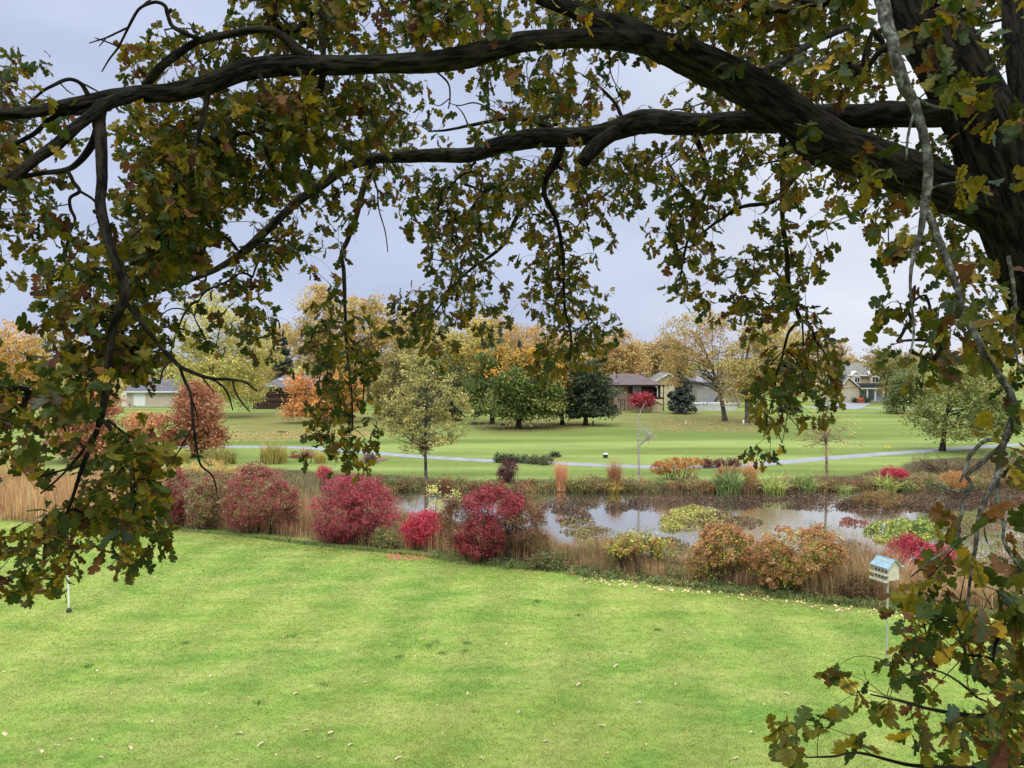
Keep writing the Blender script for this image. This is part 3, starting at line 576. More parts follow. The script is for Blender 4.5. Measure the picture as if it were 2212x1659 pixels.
make_shrub('burning_bush', 'round pink crimson bush standing alone in the middle of the lawn edge', (768, 1172), [(770, 1095, 92, 62), (735, 1120, 62, 50), (805, 1100, 62, 56), (760, 1055, 60, 30)], P_((196, 78, 98, 4), (176, 68, 86, 3), (152, 58, 72, 3), (170, 130, 92, 2)), 32000, .075, group=EG, lumpy=1)
make_shrub('burning_bush', 'small bright hot pink bush between two larger red ones', (912, 1186), [(912, 1140, 42, 36), (925, 1128, 32, 28), (895, 1152, 30, 30)], P_((214, 62, 90, 5), (196, 52, 78, 3), (224, 92, 108, 2)), 9000, .07, group=EG, lumpy=1)
def maroon(c, h, q, i):
    d = (q - CAM) @ FW; x = (q - CAM) @ RT / d * F0 + W0 / 2; y = H0 / 2 - (q - CAM) @ UP / d * F0; n = len(c)
    red = (((x - 1067) / 68) ** 2 + ((y - 1086) / 38) ** 2 < 1) | (((x - 1038) / 58) ** 2 + ((y - 1166) / 48) ** 2 < 1)
    ol = np.array([S(136, 120, 78), S(122, 100, 70), S(104, 84, 62), S(150, 96, 78)])[rng.integers(0, 4, int(i.max()) + 1)[i]] * rng.uniform(.75, 1.2, (n, 1))
    return np.where((red & (rng.random(n) < .86) | (rng.random(n) < .10))[:, None], c, ol)
make_shrub('burning_bush', 'wide maroon bush with an olive left flank and dark stems beside the pond', (1070, 1214), [(1065, 1108, 72, 58), (1040, 1160, 60, 50), (988, 1135, 36, 62), (1130, 1130, 50, 62), (1150, 1178, 40, 34)], P_((176, 62, 78, 4), (196, 74, 90, 3), (142, 54, 64, 3)), 32000, .075, group=EG, lumpy=1, zfun=maroon, stems=34)
make_shrub('burning_bush', 'spreading bright pink bush behind the white bird house', (1985, 1262), [(1985, 1205, 70, 36), (1955, 1185, 36, 26), (2020, 1215, 44, 40), (1930, 1215, 40, 22), (1975, 1170, 16, 18)], P_((200, 54, 80, 5), (178, 46, 68, 3), (212, 84, 100, 2), (140, 44, 56, 2)), 15000, .068, depth=29.0, group=EG, lumpy=1)
make_shrub('burning_bush', 'tiny magenta bush peeping over the hedge behind the left spray', (700, 1040), [(700, 1022, 16, 16)], P_((200, 60, 92, 3), (180, 50, 76, 2)), 1400, .08, depth=46)
make_shrub('burning_bush', 'flat topped hot pink shrub across the pond on the right', (1931, 1048), [(1931, 1023, 25, 13), (1920, 1022, 18, 11), (1944, 1024, 16, 11)], P_((200, 52, 86, 4), (178, 46, 74, 3)), 3000, .09, depth=50.5)
make_shrub('sapling', 'pale yellow leaved sapling beside the small hot pink bush', (945, 1175), [(985, 1080, 16, 26), (935, 1062, 18, 14), (950, 1100, 26, 30)], P_((214, 206, 110, 3), (184, 180, 92, 2)), 900, .085, per=8, stems=9, inner=.2)
# hydrangeas: stems, leaves and puffy dry flower heads
def hydrangea(label, base, blobs, heads, n=3000, hs=.22, pal=None, depth=None, hp=None):
    r = make_shrub('hydrangea', label, base, blobs, pal or P_((164, 154, 58, 4), (120, 132, 54, 5), (204, 180, 56, 3)), n, .095, per=14, depth=depth, stems=26, inner=.4)
    bl = px_blobs(blobs, depth_of(ORG[r.name]))
    C = np.array([b[0] for b in bl]); Rr = np.array([b[1] for b in bl]); k = rng.choice(len(C), heads); d = nrm(rng.normal(size=(heads, 3)) + (0, -.5, .55))
    hc = C[k] + d * Rr[k] * rng.uniform(.85, 1.12, (heads, 1)); m = 46; off = nrm(rng.normal(size=(heads * m, 3))) * hs * .5 * rng.uniform(.6, 1.05, (heads * m, 1))
    off[:, 2] *= 1.15; ids = np.repeat(np.arange(heads), m); f = MB()
    cards(f, hc[ids] + off, .065, palette(hp or P_((180, 130, 84, 4), (162, 112, 70, 3), (192, 146, 98, 2)), ids, heads * m, .1, .15), .8, .2); f.build('flower_heads', 'foliage', r); return r
hydrangea('large hydrangea with rust flower heads, left of the pair on the near bank', (1560, 1262), [(1560, 1180, 62, 42), (1520, 1210, 36, 38), (1590, 1200, 50, 44), (1555, 1155, 34, 24)], 170)
hydrangea('large hydrangea with rust flower heads, right of the pair beside the bird house', (1725, 1280), [(1715, 1190, 82, 46), (1765, 1180, 50, 44), (1670, 1210, 50, 40), (1790, 1205, 36, 30), (1700, 1235, 70, 30)], 280, 5200)
hydrangea('low yellow leaved hydrangea in front of the floating pond plants', (1385, 1240), [(1385, 1170, 46, 22), (1345, 1180, 40, 18), (1430, 1190, 30, 20)], 34, 2800, .14)
hydrangea('orange brown hydrangea bushes across the pond by the cart path', (1465, 1052), [(1450, 1005, 36, 14), (1490, 1003, 30, 14), (1430, 1012, 24, 12)], 90, 2600, .2, P_((190, 140, 62, 3), (156, 132, 64, 2)), 52, P_((196, 128, 62, 4), (180, 108, 52, 3)))
hydrangea('small rust topped hydrangea above the green strap leaves', (1585, 1050), [(1575, 1018, 26, 12), (1560, 1025, 20, 12)], 34, 1300, .2, P_((150, 132, 66, 3), (168, 120, 62, 2)), 51, P_((196, 128, 92, 3), (180, 104, 76, 2)))
# far bank clumps
make_shrub('purple_shrub', 'dark purple shrub on the far bank near the cart path', (1098, 1050), [(1098, 1014, 19, 22), (1092, 1026, 18, 18)], P_((98, 52, 62, 4), (80, 44, 54, 3), (118, 72, 76, 2)), 3200, .09, depth=51)
make_clump('feather_grass', 'upright orange feather grass plume on the far bank', (1212, 1056), 28, 56, P_((210, 154, 104, 4), (192, 136, 90, 3), (222, 174, 124, 2)), 900, .03, .34, .15)
make_clump('feather_grass', 'shorter round tuft of orange grass near the strap leaf clumps', (1621, 1052), 30, 52, P_((198, 152, 100, 4), (182, 136, 86, 3)), 700, .03, .5, .25)
make_clump('feather_grass', 'brown grass clump behind the yellow strap leaf plant', (1328, 1050), 34, 54, P_((178, 138, 96, 4), (156, 108, 70, 3)), 600, .03, .4, .2)
for lab, x, y, w, h, pal in [
    ('olive strap leaf clump left of the orange plume', 1250, 1060, 40, 34, P_((156, 150, 84, 3), (126, 128, 74, 2))),
    ('olive strap leaf clump right of the orange plume', 1275, 1062, 40, 30, P_((166, 152, 90, 3), (130, 132, 76, 2))),
    ('bright yellow strap leaf clump at the water edge', 1324, 1062, 36, 26, P_((196, 176, 58, 3), (176, 160, 64, 2))),
    ('deep green strap leaf clump leaning to the water', 1574, 1066, 66, 56, P_((118, 142, 76, 4), (92, 120, 64, 3), (152, 164, 92, 2))),
    ('yellow green strap leaf clump, larger of the pair', 1672, 1066, 62, 42, P_((178, 186, 94, 4), (150, 166, 80, 3))),
    ('green strap leaf clump right of the larger pale pair', 1738, 1066, 56, 42, P_((146, 164, 82, 4), (116, 138, 70, 3))),
    ('small pale green tuft under the bare tan tree', 1822, 1066, 40, 18, P_((172, 182, 104, 3), (140, 156, 84, 2))),
    ('pale green strap leaf clump below the flat pink shrub', 1915, 1066, 52, 42, P_((182, 186, 98, 4), (152, 162, 80, 3))),
    ('short green strap leaf tuft right of the pale clump', 1958, 1064, 40, 26, P_((150, 162, 92, 3), (122, 138, 78, 2)))]:
    make_clump('strap_leaf_clump', lab, (x, y + 3), w, h, pal, 260, .07, 1.05, .42, 'plant clump', 'strap leaf clumps along the far bank')
make_shrub('brush_thicket', 'brown purple leafless brush thicket on the right bank', (2060, 1052), [(2060, 1008, 90, 30), (2000, 1005, 46, 30), (2130, 1000, 60, 34)], P_((122, 92, 78, 4), (104, 84, 66, 3), (128, 112, 66, 3)), 7000, .09, depth=56, stems=90, inner=.2, aspect=.3)
make_shrub('orange_shrub', 'small orange leaved shrub in front of the brown thicket', (2070, 1062), [(2068, 1035, 32, 18)], P_((190, 132, 66, 4), (166, 118, 58, 3)), 2600, .08, depth=48)
make_shrub('brown_shrub', 'olive brown low shrub at the waters edge on the right', (1900, 1092), [(1905, 1075, 54, 14), (1870, 1078, 30, 12)], P_((150, 116, 62, 4), (126, 96, 54, 3), (122, 116, 62, 2)), 4200, .08, depth=45)
# shrubs beyond the path
for i, (lab, x, y, rx, ry, pal) in enumerate([
    ('leftmost low green shrub of the row beyond the cart path', 1082, 992, 13, 9, DARK), ('second low green shrub of the row beyond the cart path', 1107, 993, 12, 8, DARK),
    ('middle low olive shrub of the row beyond the cart path', 1130, 994, 13, 8, P_((104, 108, 70, 3), (84, 92, 60, 2))), ('fourth low green shrub of the row, with purple tips', 1152, 995, 13, 9, P_((96, 104, 66, 3), (112, 84, 76, 1))),
    ('rightmost large low shrub of the row beyond the path', 1178, 996, 15, 10, P_((96, 102, 64, 3), (116, 100, 76, 1))), ('tiny round shrub beyond the right end of the row', 1198, 984, 5, 4, DARK),
    ('left dark red shrub beside the orange hydrangeas', 1526, 1003, 12, 10, P_((122, 66, 62, 3), (100, 58, 54, 2))), ('middle dark red shrub beside the orange hydrangeas', 1554, 1003, 12, 9, P_((126, 70, 64, 3), (104, 60, 56, 2))), ('right dark red shrub beside the orange hydrangeas', 1582, 1001, 14, 9, P_((110, 62, 62, 3), (94, 56, 54, 2))),
    ('little purple shrub with a mulch ring left of the cart path bend', 798, 992, 10, 12, P_((112, 84, 92, 3), (92, 68, 78, 2)))]):
    make_shrub('low_shrub', lab, (x, y + ry * .75), [(x, y - ry * .1, rx, ry), (x + rx * .3, y + 1, rx * .8, ry * .8)], pal, 900, .13, group='low shrubs by the cart path', stems=5)
# left garden bed across the lawn
for lab, nm, x, y, rx, ry, pal in [
    ('wide olive ornamental grass mound behind the red hedge', 'grass_mound', 475, 1002, 44, 34, P_((158, 148, 70, 4), (124, 118, 62, 3))),
    ('tall yellow topped grass mound in the left garden bed', 'grass_mound', 592, 1000, 38, 42, P_((176, 164, 74, 4), (110, 98, 62, 2))),
    ('yellow grass clump below the rust red tree', 'grass_mound', 388, 1000, 26, 26, P_((186, 176, 80, 3), (156, 150, 72, 2))),
    ('small yellow tuft at the right of the left garden bed', 'grass_mound', 692, 1000, 16, 20, P_((196, 176, 84, 3), (168, 150, 74, 2)))]:
    make_clump(nm, lab, (x, y), rx * 2, ry, pal, 900, .04, .5, .3, 'grass clump', 'grass mounds of the left garden bed')
make_shrub('red_shrub', 'dull red shrub in the left garden bed beside the path', (652, 998), [(652, 984, 28, 12), (676, 988, 22, 9)], P_((156, 72, 66, 3), (128, 62, 58, 2), (140, 90, 70, 1)), 1900, .11, depth=64)
make_shrub('golden_shrub', 'low golden yellow shrub just behind the red hedge', (440, 1040), [(400, 1012, 40, 12), (450, 1008, 44, 14), (500, 1016, 30, 9)], P_((214, 178, 92, 4), (196, 150, 84, 2), (190, 176, 98, 2)), 4200, .08, depth=54)
make_shrub('grey_shrub', 'grey green shrub behind the left oak spray among the reeds', (262, 1090), [(262, 1045, 38, 36), (240, 1060, 30, 26)], P_((150, 158, 122, 4), (128, 138, 102, 3)), 3800, .08, depth=44)
make_shrub('yellow_shrub', 'yellow leaved shrub at the far left edge of the reeds', (20, 1046), [(15, 1000, 46, 20), (60, 1012, 30, 16)], P_((214, 180, 92, 4), (196, 156, 80, 2)), 3000, .09, depth=52)
make_shrub('brown_shrub', 'brown seedhead shrub in the grass near the right end of the near bank', (1855, 1296), [(1855, 1265, 44, 28)], P_((128, 98, 66, 4), (108, 88, 56, 3)), 4000, .06, stems=30)
make_shrub('green_weed', 'dark green weedy bush at the foot of the maroon bush', (1180, 1228), [(1190, 1208, 40, 16), (1160, 1215, 26, 12)], P_((104, 112, 62, 4), (130, 118, 74, 3)), 2600, .07)
make_shrub('green_weed', 'green weeds with yellow flowers right of the round pink bush', (835, 1182), [(832, 1160, 30, 24), (855, 1168, 20, 18)], P_((124, 132, 74, 4), (148, 138, 86, 2), (200, 188, 86, 1)), 2600, .065)
# floating plants on the pond
def pond_plants(name, label, blobs, n, pal, leaf=.13, h=.28, kind=None):
    mb = MB(); P = []
    w = np.array([b[2] * b[3] for b in blobs], float); k = rng.choice(len(blobs), n, p=w / w.sum())
    a = rng.uniform(0, 6.283, n); r = np.sqrt(rng.random(n)); bb = np.array([b[:4] for b in blobs], float)[k]
    px_ = bb[:, 0] + np.cos(a) * r * bb[:, 2] * rng.uniform(.8, 1.1, n); py_ = bb[:, 1] + np.sin(a) * r * bb[:, 3]
    D = FW[None] + RT[None] * ((px_ - W0 / 2) / F0)[:, None] + UP[None] * ((H0 / 2 - py_) / F0)[:, None]
    P = CAM + D * ((WZ - CAMZ) / D[:, 2])[:, None]
    P[:, 2] = np.maximum(WZ, gz(P[:, 0], P[:, 1])) + rng.random(n) ** 1.4 * h * (1.1 - r) + .03
    nzv = np.sin(P[:, 0] * 1.9 + 2 * np.sin(P[:, 1] * .9)) + np.sin(P[:, 1] * 2.7 + 1.5 * np.sin(P[:, 0] * 1.3)) + .8 * np.sin(P[:, 0] * 4.3 - P[:, 1] * 3.1)
    ok = rng.random(n) < np.clip(.55 + .55 * nzv, .04, 1); P = P[ok]; n = len(P)
    ids = (np.floor(P[:, 0] * 1.6).astype(int) * 7 + np.floor(P[:, 1] * 1.2).astype(int) * 13) % 40
    cards(mb, P, leaf, palette(pal, ids, n, .2, .4), .6, .5)
    o = mb.build(name, 'foliage', at=P.mean(0)); return tag(o, label, 'pond plants', None if kind else 'plant islands on the pond', kind)
BR = P_((96, 72, 58, 4), (78, 60, 48, 3), (122, 92, 70, 2), (96, 90, 58, 1))
pond_plants('pond_weed', 'brown withered weed floating in drifts over the pond', [(1230, 1093, 62, 16), (1400, 1088, 70, 10), (1480, 1082, 60, 7), (1580, 1086, 90, 12), (1330, 1098, 30, 6), (1780, 1086, 130, 14), (1900, 1092, 110, 16), (2060, 1085, 150, 22), (2200, 1080, 120, 26), (1700, 1072, 80, 5), (1240, 1120, 40, 14)], 34000, BR, .12, .5, kind='stuff')
pond_plants('pond_plant_island', 'yellow green floating plant island in the middle of the pond', [(1480, 1122, 52, 24), (1530, 1120, 50, 22), (1450, 1135, 30, 14), (1500, 1104, 26, 10)], 5200, P_((162, 158, 70, 4), (136, 132, 64, 3), (112, 90, 60, 2), (186, 180, 84, 1)), .14, .45)
pond_plants('pond_plant_island', 'brown floating plant island right of the yellow green one', [(1600, 1130, 46, 15), (1570, 1122, 30, 12), (1560, 1142, 30, 8)], 3000, P_((118, 88, 66, 4), (134, 112, 72, 2), (110, 108, 62, 2)), .13, .3)
pond_plants('pond_plant_island', 'glossy green and yellow plant mound beside the spreading pink bush', [(1945, 1150, 76, 22), (1910, 1152, 42, 20), (1990, 1148, 40, 18)], 6000, P_((168, 172, 58, 4), (126, 146, 52, 3), (72, 100, 46, 3), (196, 184, 66, 1)), .15, .75)
pond_plants('pond_plant_island', 'small red brown water plant near the open bright water', [(1845, 1132, 34, 7), (1830, 1124, 12, 5)], 600, P_((150, 92, 76, 3), (128, 80, 66, 2)), .12, .2)
pond_plants('pond_weed', 'green brown water plants just below the low hydrangea', [(1350, 1178, 60, 16), (1440, 1180, 50, 16), (1500, 1200, 60, 14)], 5200, P_((120, 108, 72, 4), (150, 140, 76, 3), (104, 84, 62, 2)), .11, .4, kind='stuff')
pond_plants('pond_plant_island', 'mixed green and brown water plants beside the maroon bush', [(1290, 1160, 56, 20), (1250, 1140, 46, 18)], 3000, P_((126, 110, 74, 4), (146, 138, 74, 3), (104, 84, 62, 3), (176, 158, 70, 1)), .11, .4)
pond_plants('pond_plant_island', 'dark speckled water plants between the hydrangea and the bird house', [(1850, 1200, 42, 26), (1880, 1225, 40, 22), (1830, 1180, 30, 14)], 2600, P_((98, 82, 70, 4), (120, 104, 84, 3), (76, 66, 56, 2)), .1, .3)
# ------------------------------------------------------------------ grasses too many to count
def grass_stuff(name, label, poly, n, h, w, pal, lean=.35, droop=.2, patch=.7, segs=2):
    P = scatter_poly(poly, n); P = P[P[:, 2] > WZ - .08]; n = len(P)
    q = np.sin(P[:, 0] * 1.7 + 1.3 * np.sin(P[:, 1] * 1.1)) + np.sin(P[:, 1] * 2.3 + P[:, 0] * .6); hh = h * (1 + .36 * q) * (1 + .3 * np.sin(P[:, 0] * .55 + 2))
    ids = (np.floor(P[:, 0] / patch).astype(int) * 31 + np.floor(P[:, 1] / patch).astype(int) * 17) % 97
    mb = MB(); blades(mb, P, hh.clip(.1 * h, 2.2 * h), w, lean, palette(pal, ids, n, .18, .45), segs, droop)
    return tag(mb.build(name, 'straw'), label, 'grass', kind='stuff')
STRAW = P_((196, 164, 108, 4), (176, 142, 92, 3), (206, 180, 124, 2), (150, 118, 76, 2))
BROWN = P_((150, 112, 78, 4), (128, 94, 64, 3), (176, 140, 98, 2), (110, 96, 60, 2))
WEED = P_((112, 134, 68, 4), (132, 146, 78, 3), (92, 114, 58, 2), (150, 142, 90, 2))
grass_stuff('reed_bed', 'tan reeds standing behind the left oak spray', [(-500, 1036), (0, 1036), (200, 1040), (360, 1045), (362, 1136), (200, 1132), (0, 1127), (-500, 1125)], 26000, 1.15, .028, P_((206, 172, 112, 4), (184, 148, 96, 3), (168, 126, 88, 3), (222, 190, 128, 1)), .2, .15)
grass_stuff('hedge_grass', 'dry brown grass filling the gaps between the red bushes', [(360, 1100), (500, 1095), (680, 1095), (860, 1110), (1000, 1150), (1160, 1185), (1150, 1222), (1000, 1208), (900, 1190), (680, 1168), (500, 1146), (360, 1136)], 15000, .75, .022, P_((170, 130, 92, 4), (142, 112, 76, 3), (128, 120, 72, 2), (190, 154, 110, 2)), .3, .2)
grass_stuff('bank_grass', 'brown grasses along the near bank of the pond', [(1130, 1195), (1300, 1205), (1500, 1235), (1700, 1248), (1900, 1258), (2212, 1272), (2700, 1290), (2700, 1355), (2212, 1330), (1900, 1306), (1700, 1284), (1500, 1260), (1300, 1240), (1150, 1222)], 44000, 1.05, .016, P_((178, 144, 102, 4), (154, 120, 84, 3), (196, 164, 118, 3), (124, 114, 70, 3)), .42, .3)
grass_stuff('edge_weeds', 'low green weeds where the lawn meets the bank', [(1130, 1216), (1300, 1234), (1500, 1256), (1700, 1278), (1900, 1300), (2212, 1326), (2212, 1340), (1900, 1318), (1700, 1296), (1500, 1272), (1300, 1250), (1150, 1232), (1000, 1220), (900, 1202), (680, 1180), (500, 1157), (360, 1146), (360, 1140), (680, 1172), (1000, 1210)], 11000, .16, .026, WEED, .8, .3)
grass_stuff('far_bank_grass', 'mixed brown and green grasses along the far bank of the pond', [(800, 1042), (1000, 1048), (1200, 1046), (1400, 1048), (1700, 1046), (1900, 1040), (2212, 1020), (2700, 1015), (2700, 1060), (2212, 1060), (1900, 1062), (1650, 1066), (1400, 1068), (1100, 1066), (860, 1068)], 17000, .5, .03, P_((146, 116, 76, 4), (164, 132, 88, 3), (112, 114, 62, 3), (176, 150, 98, 1), (92, 104, 56, 2)), .4, .25)
grass_stuff('far_meadow_grass', 'thin yellow brown grass behind the far bank of the pond', [(360, 1010), (600, 1012), (800, 1022), (1000, 1036), (1300, 1034), (1500, 1042), (1750, 1030), (1900, 1022), (2000, 1000), (2212, 990), (2212, 1030), (1900, 1046), (1700, 1050), (1000, 1052), (800, 1048), (640, 1095), (500, 1090), (360, 1090)], 5000, .3, .025, P_((168, 150, 92, 4), (142, 128, 78, 3), (190, 168, 104, 2), (120, 128, 70, 2)), .4, .25)

# mixed brush on the far bank: too tangled to count
mb = MB(); BP = [OLIVE, BROWN, TAN, WEED, P_((150, 92, 66, 3), (128, 78, 58, 2)), P_((112, 124, 66, 3), (90, 106, 56, 2)), P_((170, 140, 84, 3), (148, 116, 70, 2))]
for k in range(230):
    x = rng.uniform(800, 2400); y = rng.uniform(1050, 1064) - max(0, x - 1880) * .03; p = gp(x, y); d = depth_of(p); hgt = rng.uniform(8, 26) * (1.4 if rng.random() < .2 else 1); w = rng.uniform(9, 22)
    pts, ids, cc = clumps(px_blobs([(x, y - hgt * .55, w, hgt * .7)], d), 190, 12, .2, .8, .2); pts[:, 2] = np.maximum(pts[:, 2], np.maximum(gz(pts[:, 0], pts[:, 1]), WZ) + .03)
    cards(mb, pts, .11, palette(BP[rng.integers(7)], ids, len(pts)), .4, .3, dirv=np.array([0, 0, .8]))
tag(mb.build('bank_brush', 'foliage'), 'tangled brown and green brush along the far bank of the pond', 'brush', kind='stuff')
mb = MB()
for k in range(190):
    x = rng.uniform(1150, 2400); f = rng.random(); y0 = np.interp(x, [1150, 1500, 1900, 2212, 2600], [1208, 1250, 1288, 1304, 1330]); y = y0 + rng.uniform(-16, 12); p = gp(x, y); d = depth_of(p); hgt = rng.uniform(12, 42); w = rng.uniform(14, 30)
    pts, ids, cc = clumps(px_blobs([(x, y - hgt * .55, w, hgt * .7)], d), 240, 12, .14, .8, .2); pts[:, 2] = np.maximum(pts[:, 2], gz(pts[:, 0], pts[:, 1]) + .03)
    cards(mb, pts, .065, palette(BP[rng.integers(7)], ids, len(pts)), .4, .3, dirv=np.array([0, 0, .8]))
tag(mb.build('bank_brush', 'foliage'), 'low mixed brush among the brown grasses of the near bank', 'brush', kind='stuff')

mb = MB()
for k in range(150):                       # green leafy weeds at the foot of the bank
    x = rng.uniform(930, 2300); y0 = np.interp(x, [930, 1150, 1500, 1900, 2212, 2400], [1203, 1229, 1269, 1314, 1337, 1350]); y = y0 + rng.uniform(-12, 3); p = gp(x, y); d = depth_of(p); hgt = rng.uniform(5, 15); w = rng.uniform(9, 24)
    pts, ids, cc = clumps(px_blobs([(x, y - hgt * .5, w, hgt * .6)], d), 150, 10, .12, .8, .2); pts[:, 2] = np.maximum(pts[:, 2], gz(pts[:, 0], pts[:, 1]) + .02)
    cards(mb, pts, .07, palette([WEED, WEED, BP[5], OLIVE][rng.integers(4)], ids, len(pts)), .6, .6)
tag(mb.build('bank_weeds', 'foliage'), 'low green leafy weeds at the foot of the near bank', 'weeds', kind='stuff')
mb = MB()
for k in range(150):                       # marsh growth that closes the pond at the right
    x = rng.uniform(2040, 2640); y = rng.uniform(1092, 1262); y = max(y, 1106 + max(0, 2100 - x) * .9) if x < 2100 else y
    p = at(x, y, WZ); d = depth_of(p); hgt = rng.uniform(8, 26); w = rng.uniform(16, 36)
    pts, ids, cc = clumps(px_blobs([(x, y - hgt * .5, w, hgt * .6)], d), 230, 12, .16, .8, .2); pts[:, 2] = np.maximum(pts[:, 2], WZ + .03)
    cards(mb, pts, .10, palette([BP[4], OLIVE, WEED, P_((176, 172, 130, 3), (150, 146, 104, 2)), BROWN, BP[5]][rng.integers(6)], ids, len(pts)), .4, .3, dirv=np.array([0, 0, .8]))
tag(mb.build('marsh_plants', 'foliage'), 'pale and brown marsh growth closing the right end of the pond', 'marsh plants', kind='stuff')
# ------------------------------------------------------------------ houses
siding('beige_siding', S(196, 182, 164), .28); siding('brown_siding', S(62, 46, 40), .3, True); siding('tan_siding', S(142, 124, 108), .3, True); siding('cream_siding', S(206, 190, 158), .25); siding('grey_siding', S(156, 150, 142), .3)
siding('bluegrey_siding', S(140, 150, 164), .25); siding('shed_siding', S(206, 190, 156), .3, True, .9); siding('deck_boards', S(70, 50, 44), .3, True, .6); siding('garage_panel', S(200, 192, 176), .55, False, .8); siding('pool_wall', S(196, 196, 196), 1.2, True, .8)
shingles('slate_shingles', S(104, 104, 116), .12); shingles('brown_shingles', S(104, 93, 94), .12); shingles('grey_shingles', S(134, 132, 136), .12); shingles('light_shingles', S(128, 125, 122), .12); shingles('dark_shingles', S(82, 80, 86), .15)
bricks('red_brick', S(124, 100, 86)); bricks('chimney_brick', S(150, 112, 98))
glass('window_glass'); glass('pale_glass', (.10, .11, .12))
plain('white_paint', S(232, 232, 232), .5, .06); plain('cream_paint', S(226, 216, 196), .6, .08); plain('rust_metal', S(150, 84, 58), .6, .2); plain('dark_wood', S(52, 42, 38), .8, .25); plain('grey_metal', S(150, 152, 154), .45, .15, metal=.4)
plain('concrete', S(186, 182, 174), .9, .15); plain('rock', S(70, 66, 62), .9, .4); plain('green_plastic', S(44, 74, 62), .5, .2); plain('yellow_paint', S(226, 204, 70), .5, .1); plain('mulch', S(120, 88, 70), .95, .4, 12)
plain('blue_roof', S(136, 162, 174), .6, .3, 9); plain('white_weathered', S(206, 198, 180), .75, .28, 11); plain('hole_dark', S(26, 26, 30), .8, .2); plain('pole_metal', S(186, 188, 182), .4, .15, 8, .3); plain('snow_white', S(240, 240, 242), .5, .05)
class House:
    def __init__(s, name, label, cat, base, cx=None):
        s.p = gp(*base); s.d = depth_of(s.p); s.k = PXM(s.d); s.x0, s.yb = base; s.root = empty(name, s.p, label, cat)
    def X(s, x): return s.p[0] + (x - s.x0) * s.k
    def Z(s, y): return s.p[2] + (s.yb - y) * s.k
    def box(s, name, mat, x0, x1, y0, y1, f=0, b=.1, parent=None, more=()):
        """picture extents x0..x1, y0(top)..y1(bottom); f = front in metres behind the wall face, b = back"""
        mb = MB()
        for (a0, a1, c0, c1, ff, bb) in [(x0, x1, y0, y1, f, b)] + list(more):
            mb.box((s.X(a0), s.p[1] + ff, s.Z(c1)), (s.X(a1), s.p[1] + bb, s.Z(c0)))
        return mb.build(name, mat, parent or s.root)
    def prism(s, name, mat, prof, f, b, parent=None, thick=None):
        chev = len(prof) == 6
        """a profile in picture x,y carried straight back from f to b"""
        n = len(prof); V = [(s.X(x), s.p[1] + f, s.Z(y)) for x, y in prof] + [(s.X(x), s.p[1] + b, s.Z(y)) for x, y in prof]
        mb = MB(); c0 = np.mean(V[:n], 0); c1 = np.mean(V[n:], 0); V += [c0, c1]
        if chev:
            mb.add(V[:12], [(i, i + 6, (i + 1) % 6 + 6, (i + 1) % 6) for i in range(6)] + [(0, 1, 4, 5), (1, 2, 3, 4), (11, 10, 7, 6), (10, 9, 8, 7)]); return mb.build(name, mat, parent or s.root)
        mb.add(V, [(i, (i + 1) % n, n + (i + 1) % n, n + i) for i in range(n)], [((i + 1) % n, i, 2 * n) for i in range(n)] + [(n + i, n + (i + 1) % n, 2 * n + 1) for i in range(n)])
        return mb.build(name, mat, parent or s.root)
    def roof(s, name, mat, x0, x1, ye, rx0, rx1, yr, f, b, parent=None, th=.22):
        """hip or gable roof with its ridge parallel to the front"""
        ym = s.p[1] + (f + b) / 2; V = []
        for dz in (0, -th):
            V += [(s.X(x0), s.p[1] + f, s.Z(ye) + dz), (s.X(x1), s.p[1] + f, s.Z(ye) + dz), (s.X(x1), s.p[1] + b, s.Z(ye) + dz), (s.X(x0), s.p[1] + b, s.Z(ye) + dz), (s.X(rx0), ym, s.Z(yr) + dz), (s.X(rx1), ym, s.Z(yr) + dz)]
        mb = MB(); mb.add(V, [(0, 1, 5, 4), (2, 3, 4, 5), (0, 6, 7, 1), (1, 7, 8, 2), (2, 8, 9, 3), (3, 9, 6, 0), (6, 10, 11, 7), (8, 11, 10, 9)], [(1, 2, 5), (3, 0, 4), (7, 11, 8), (9, 10, 6)])
        return mb.build(name, mat, parent or s.root)
    def window(s, x0, x1, y0, y1, f=0, panes=2, frame='white_paint', gl='window_glass', fw=.09):
        w = x1 - x0; g = fw / s.k; mb = MB()
        bars = [(x0, x1, y0, y0 + g), (x0, x1, y1 - g, y1), (x0, x0 + g, y0 + g, y1 - g), (x1 - g, x1, y0 + g, y1 - g)] + [(x0 + w * i / panes - g * .35, x0 + w * i / panes + g * .35, y0 + g, y1 - g) for i in range(1, panes)]
        for a0, a1, c0, c1 in bars: mb.box((s.X(a0), s.p[1] + f - .09, s.Z(c1)), (s.X(a1), s.p[1] + f - .004, s.Z(c0)))
        fr = mb.build('window', frame, s.root); mb = MB(); mb.box((s.X(x0 + g * .5), s.p[1] + f - .045, s.Z(y1 - g * .5)), (s.X(x1 - g * .5), s.p[1] + f - .006, s.Z(y0 + g * .5)))
        mb.build('pane', gl, fr); return fr
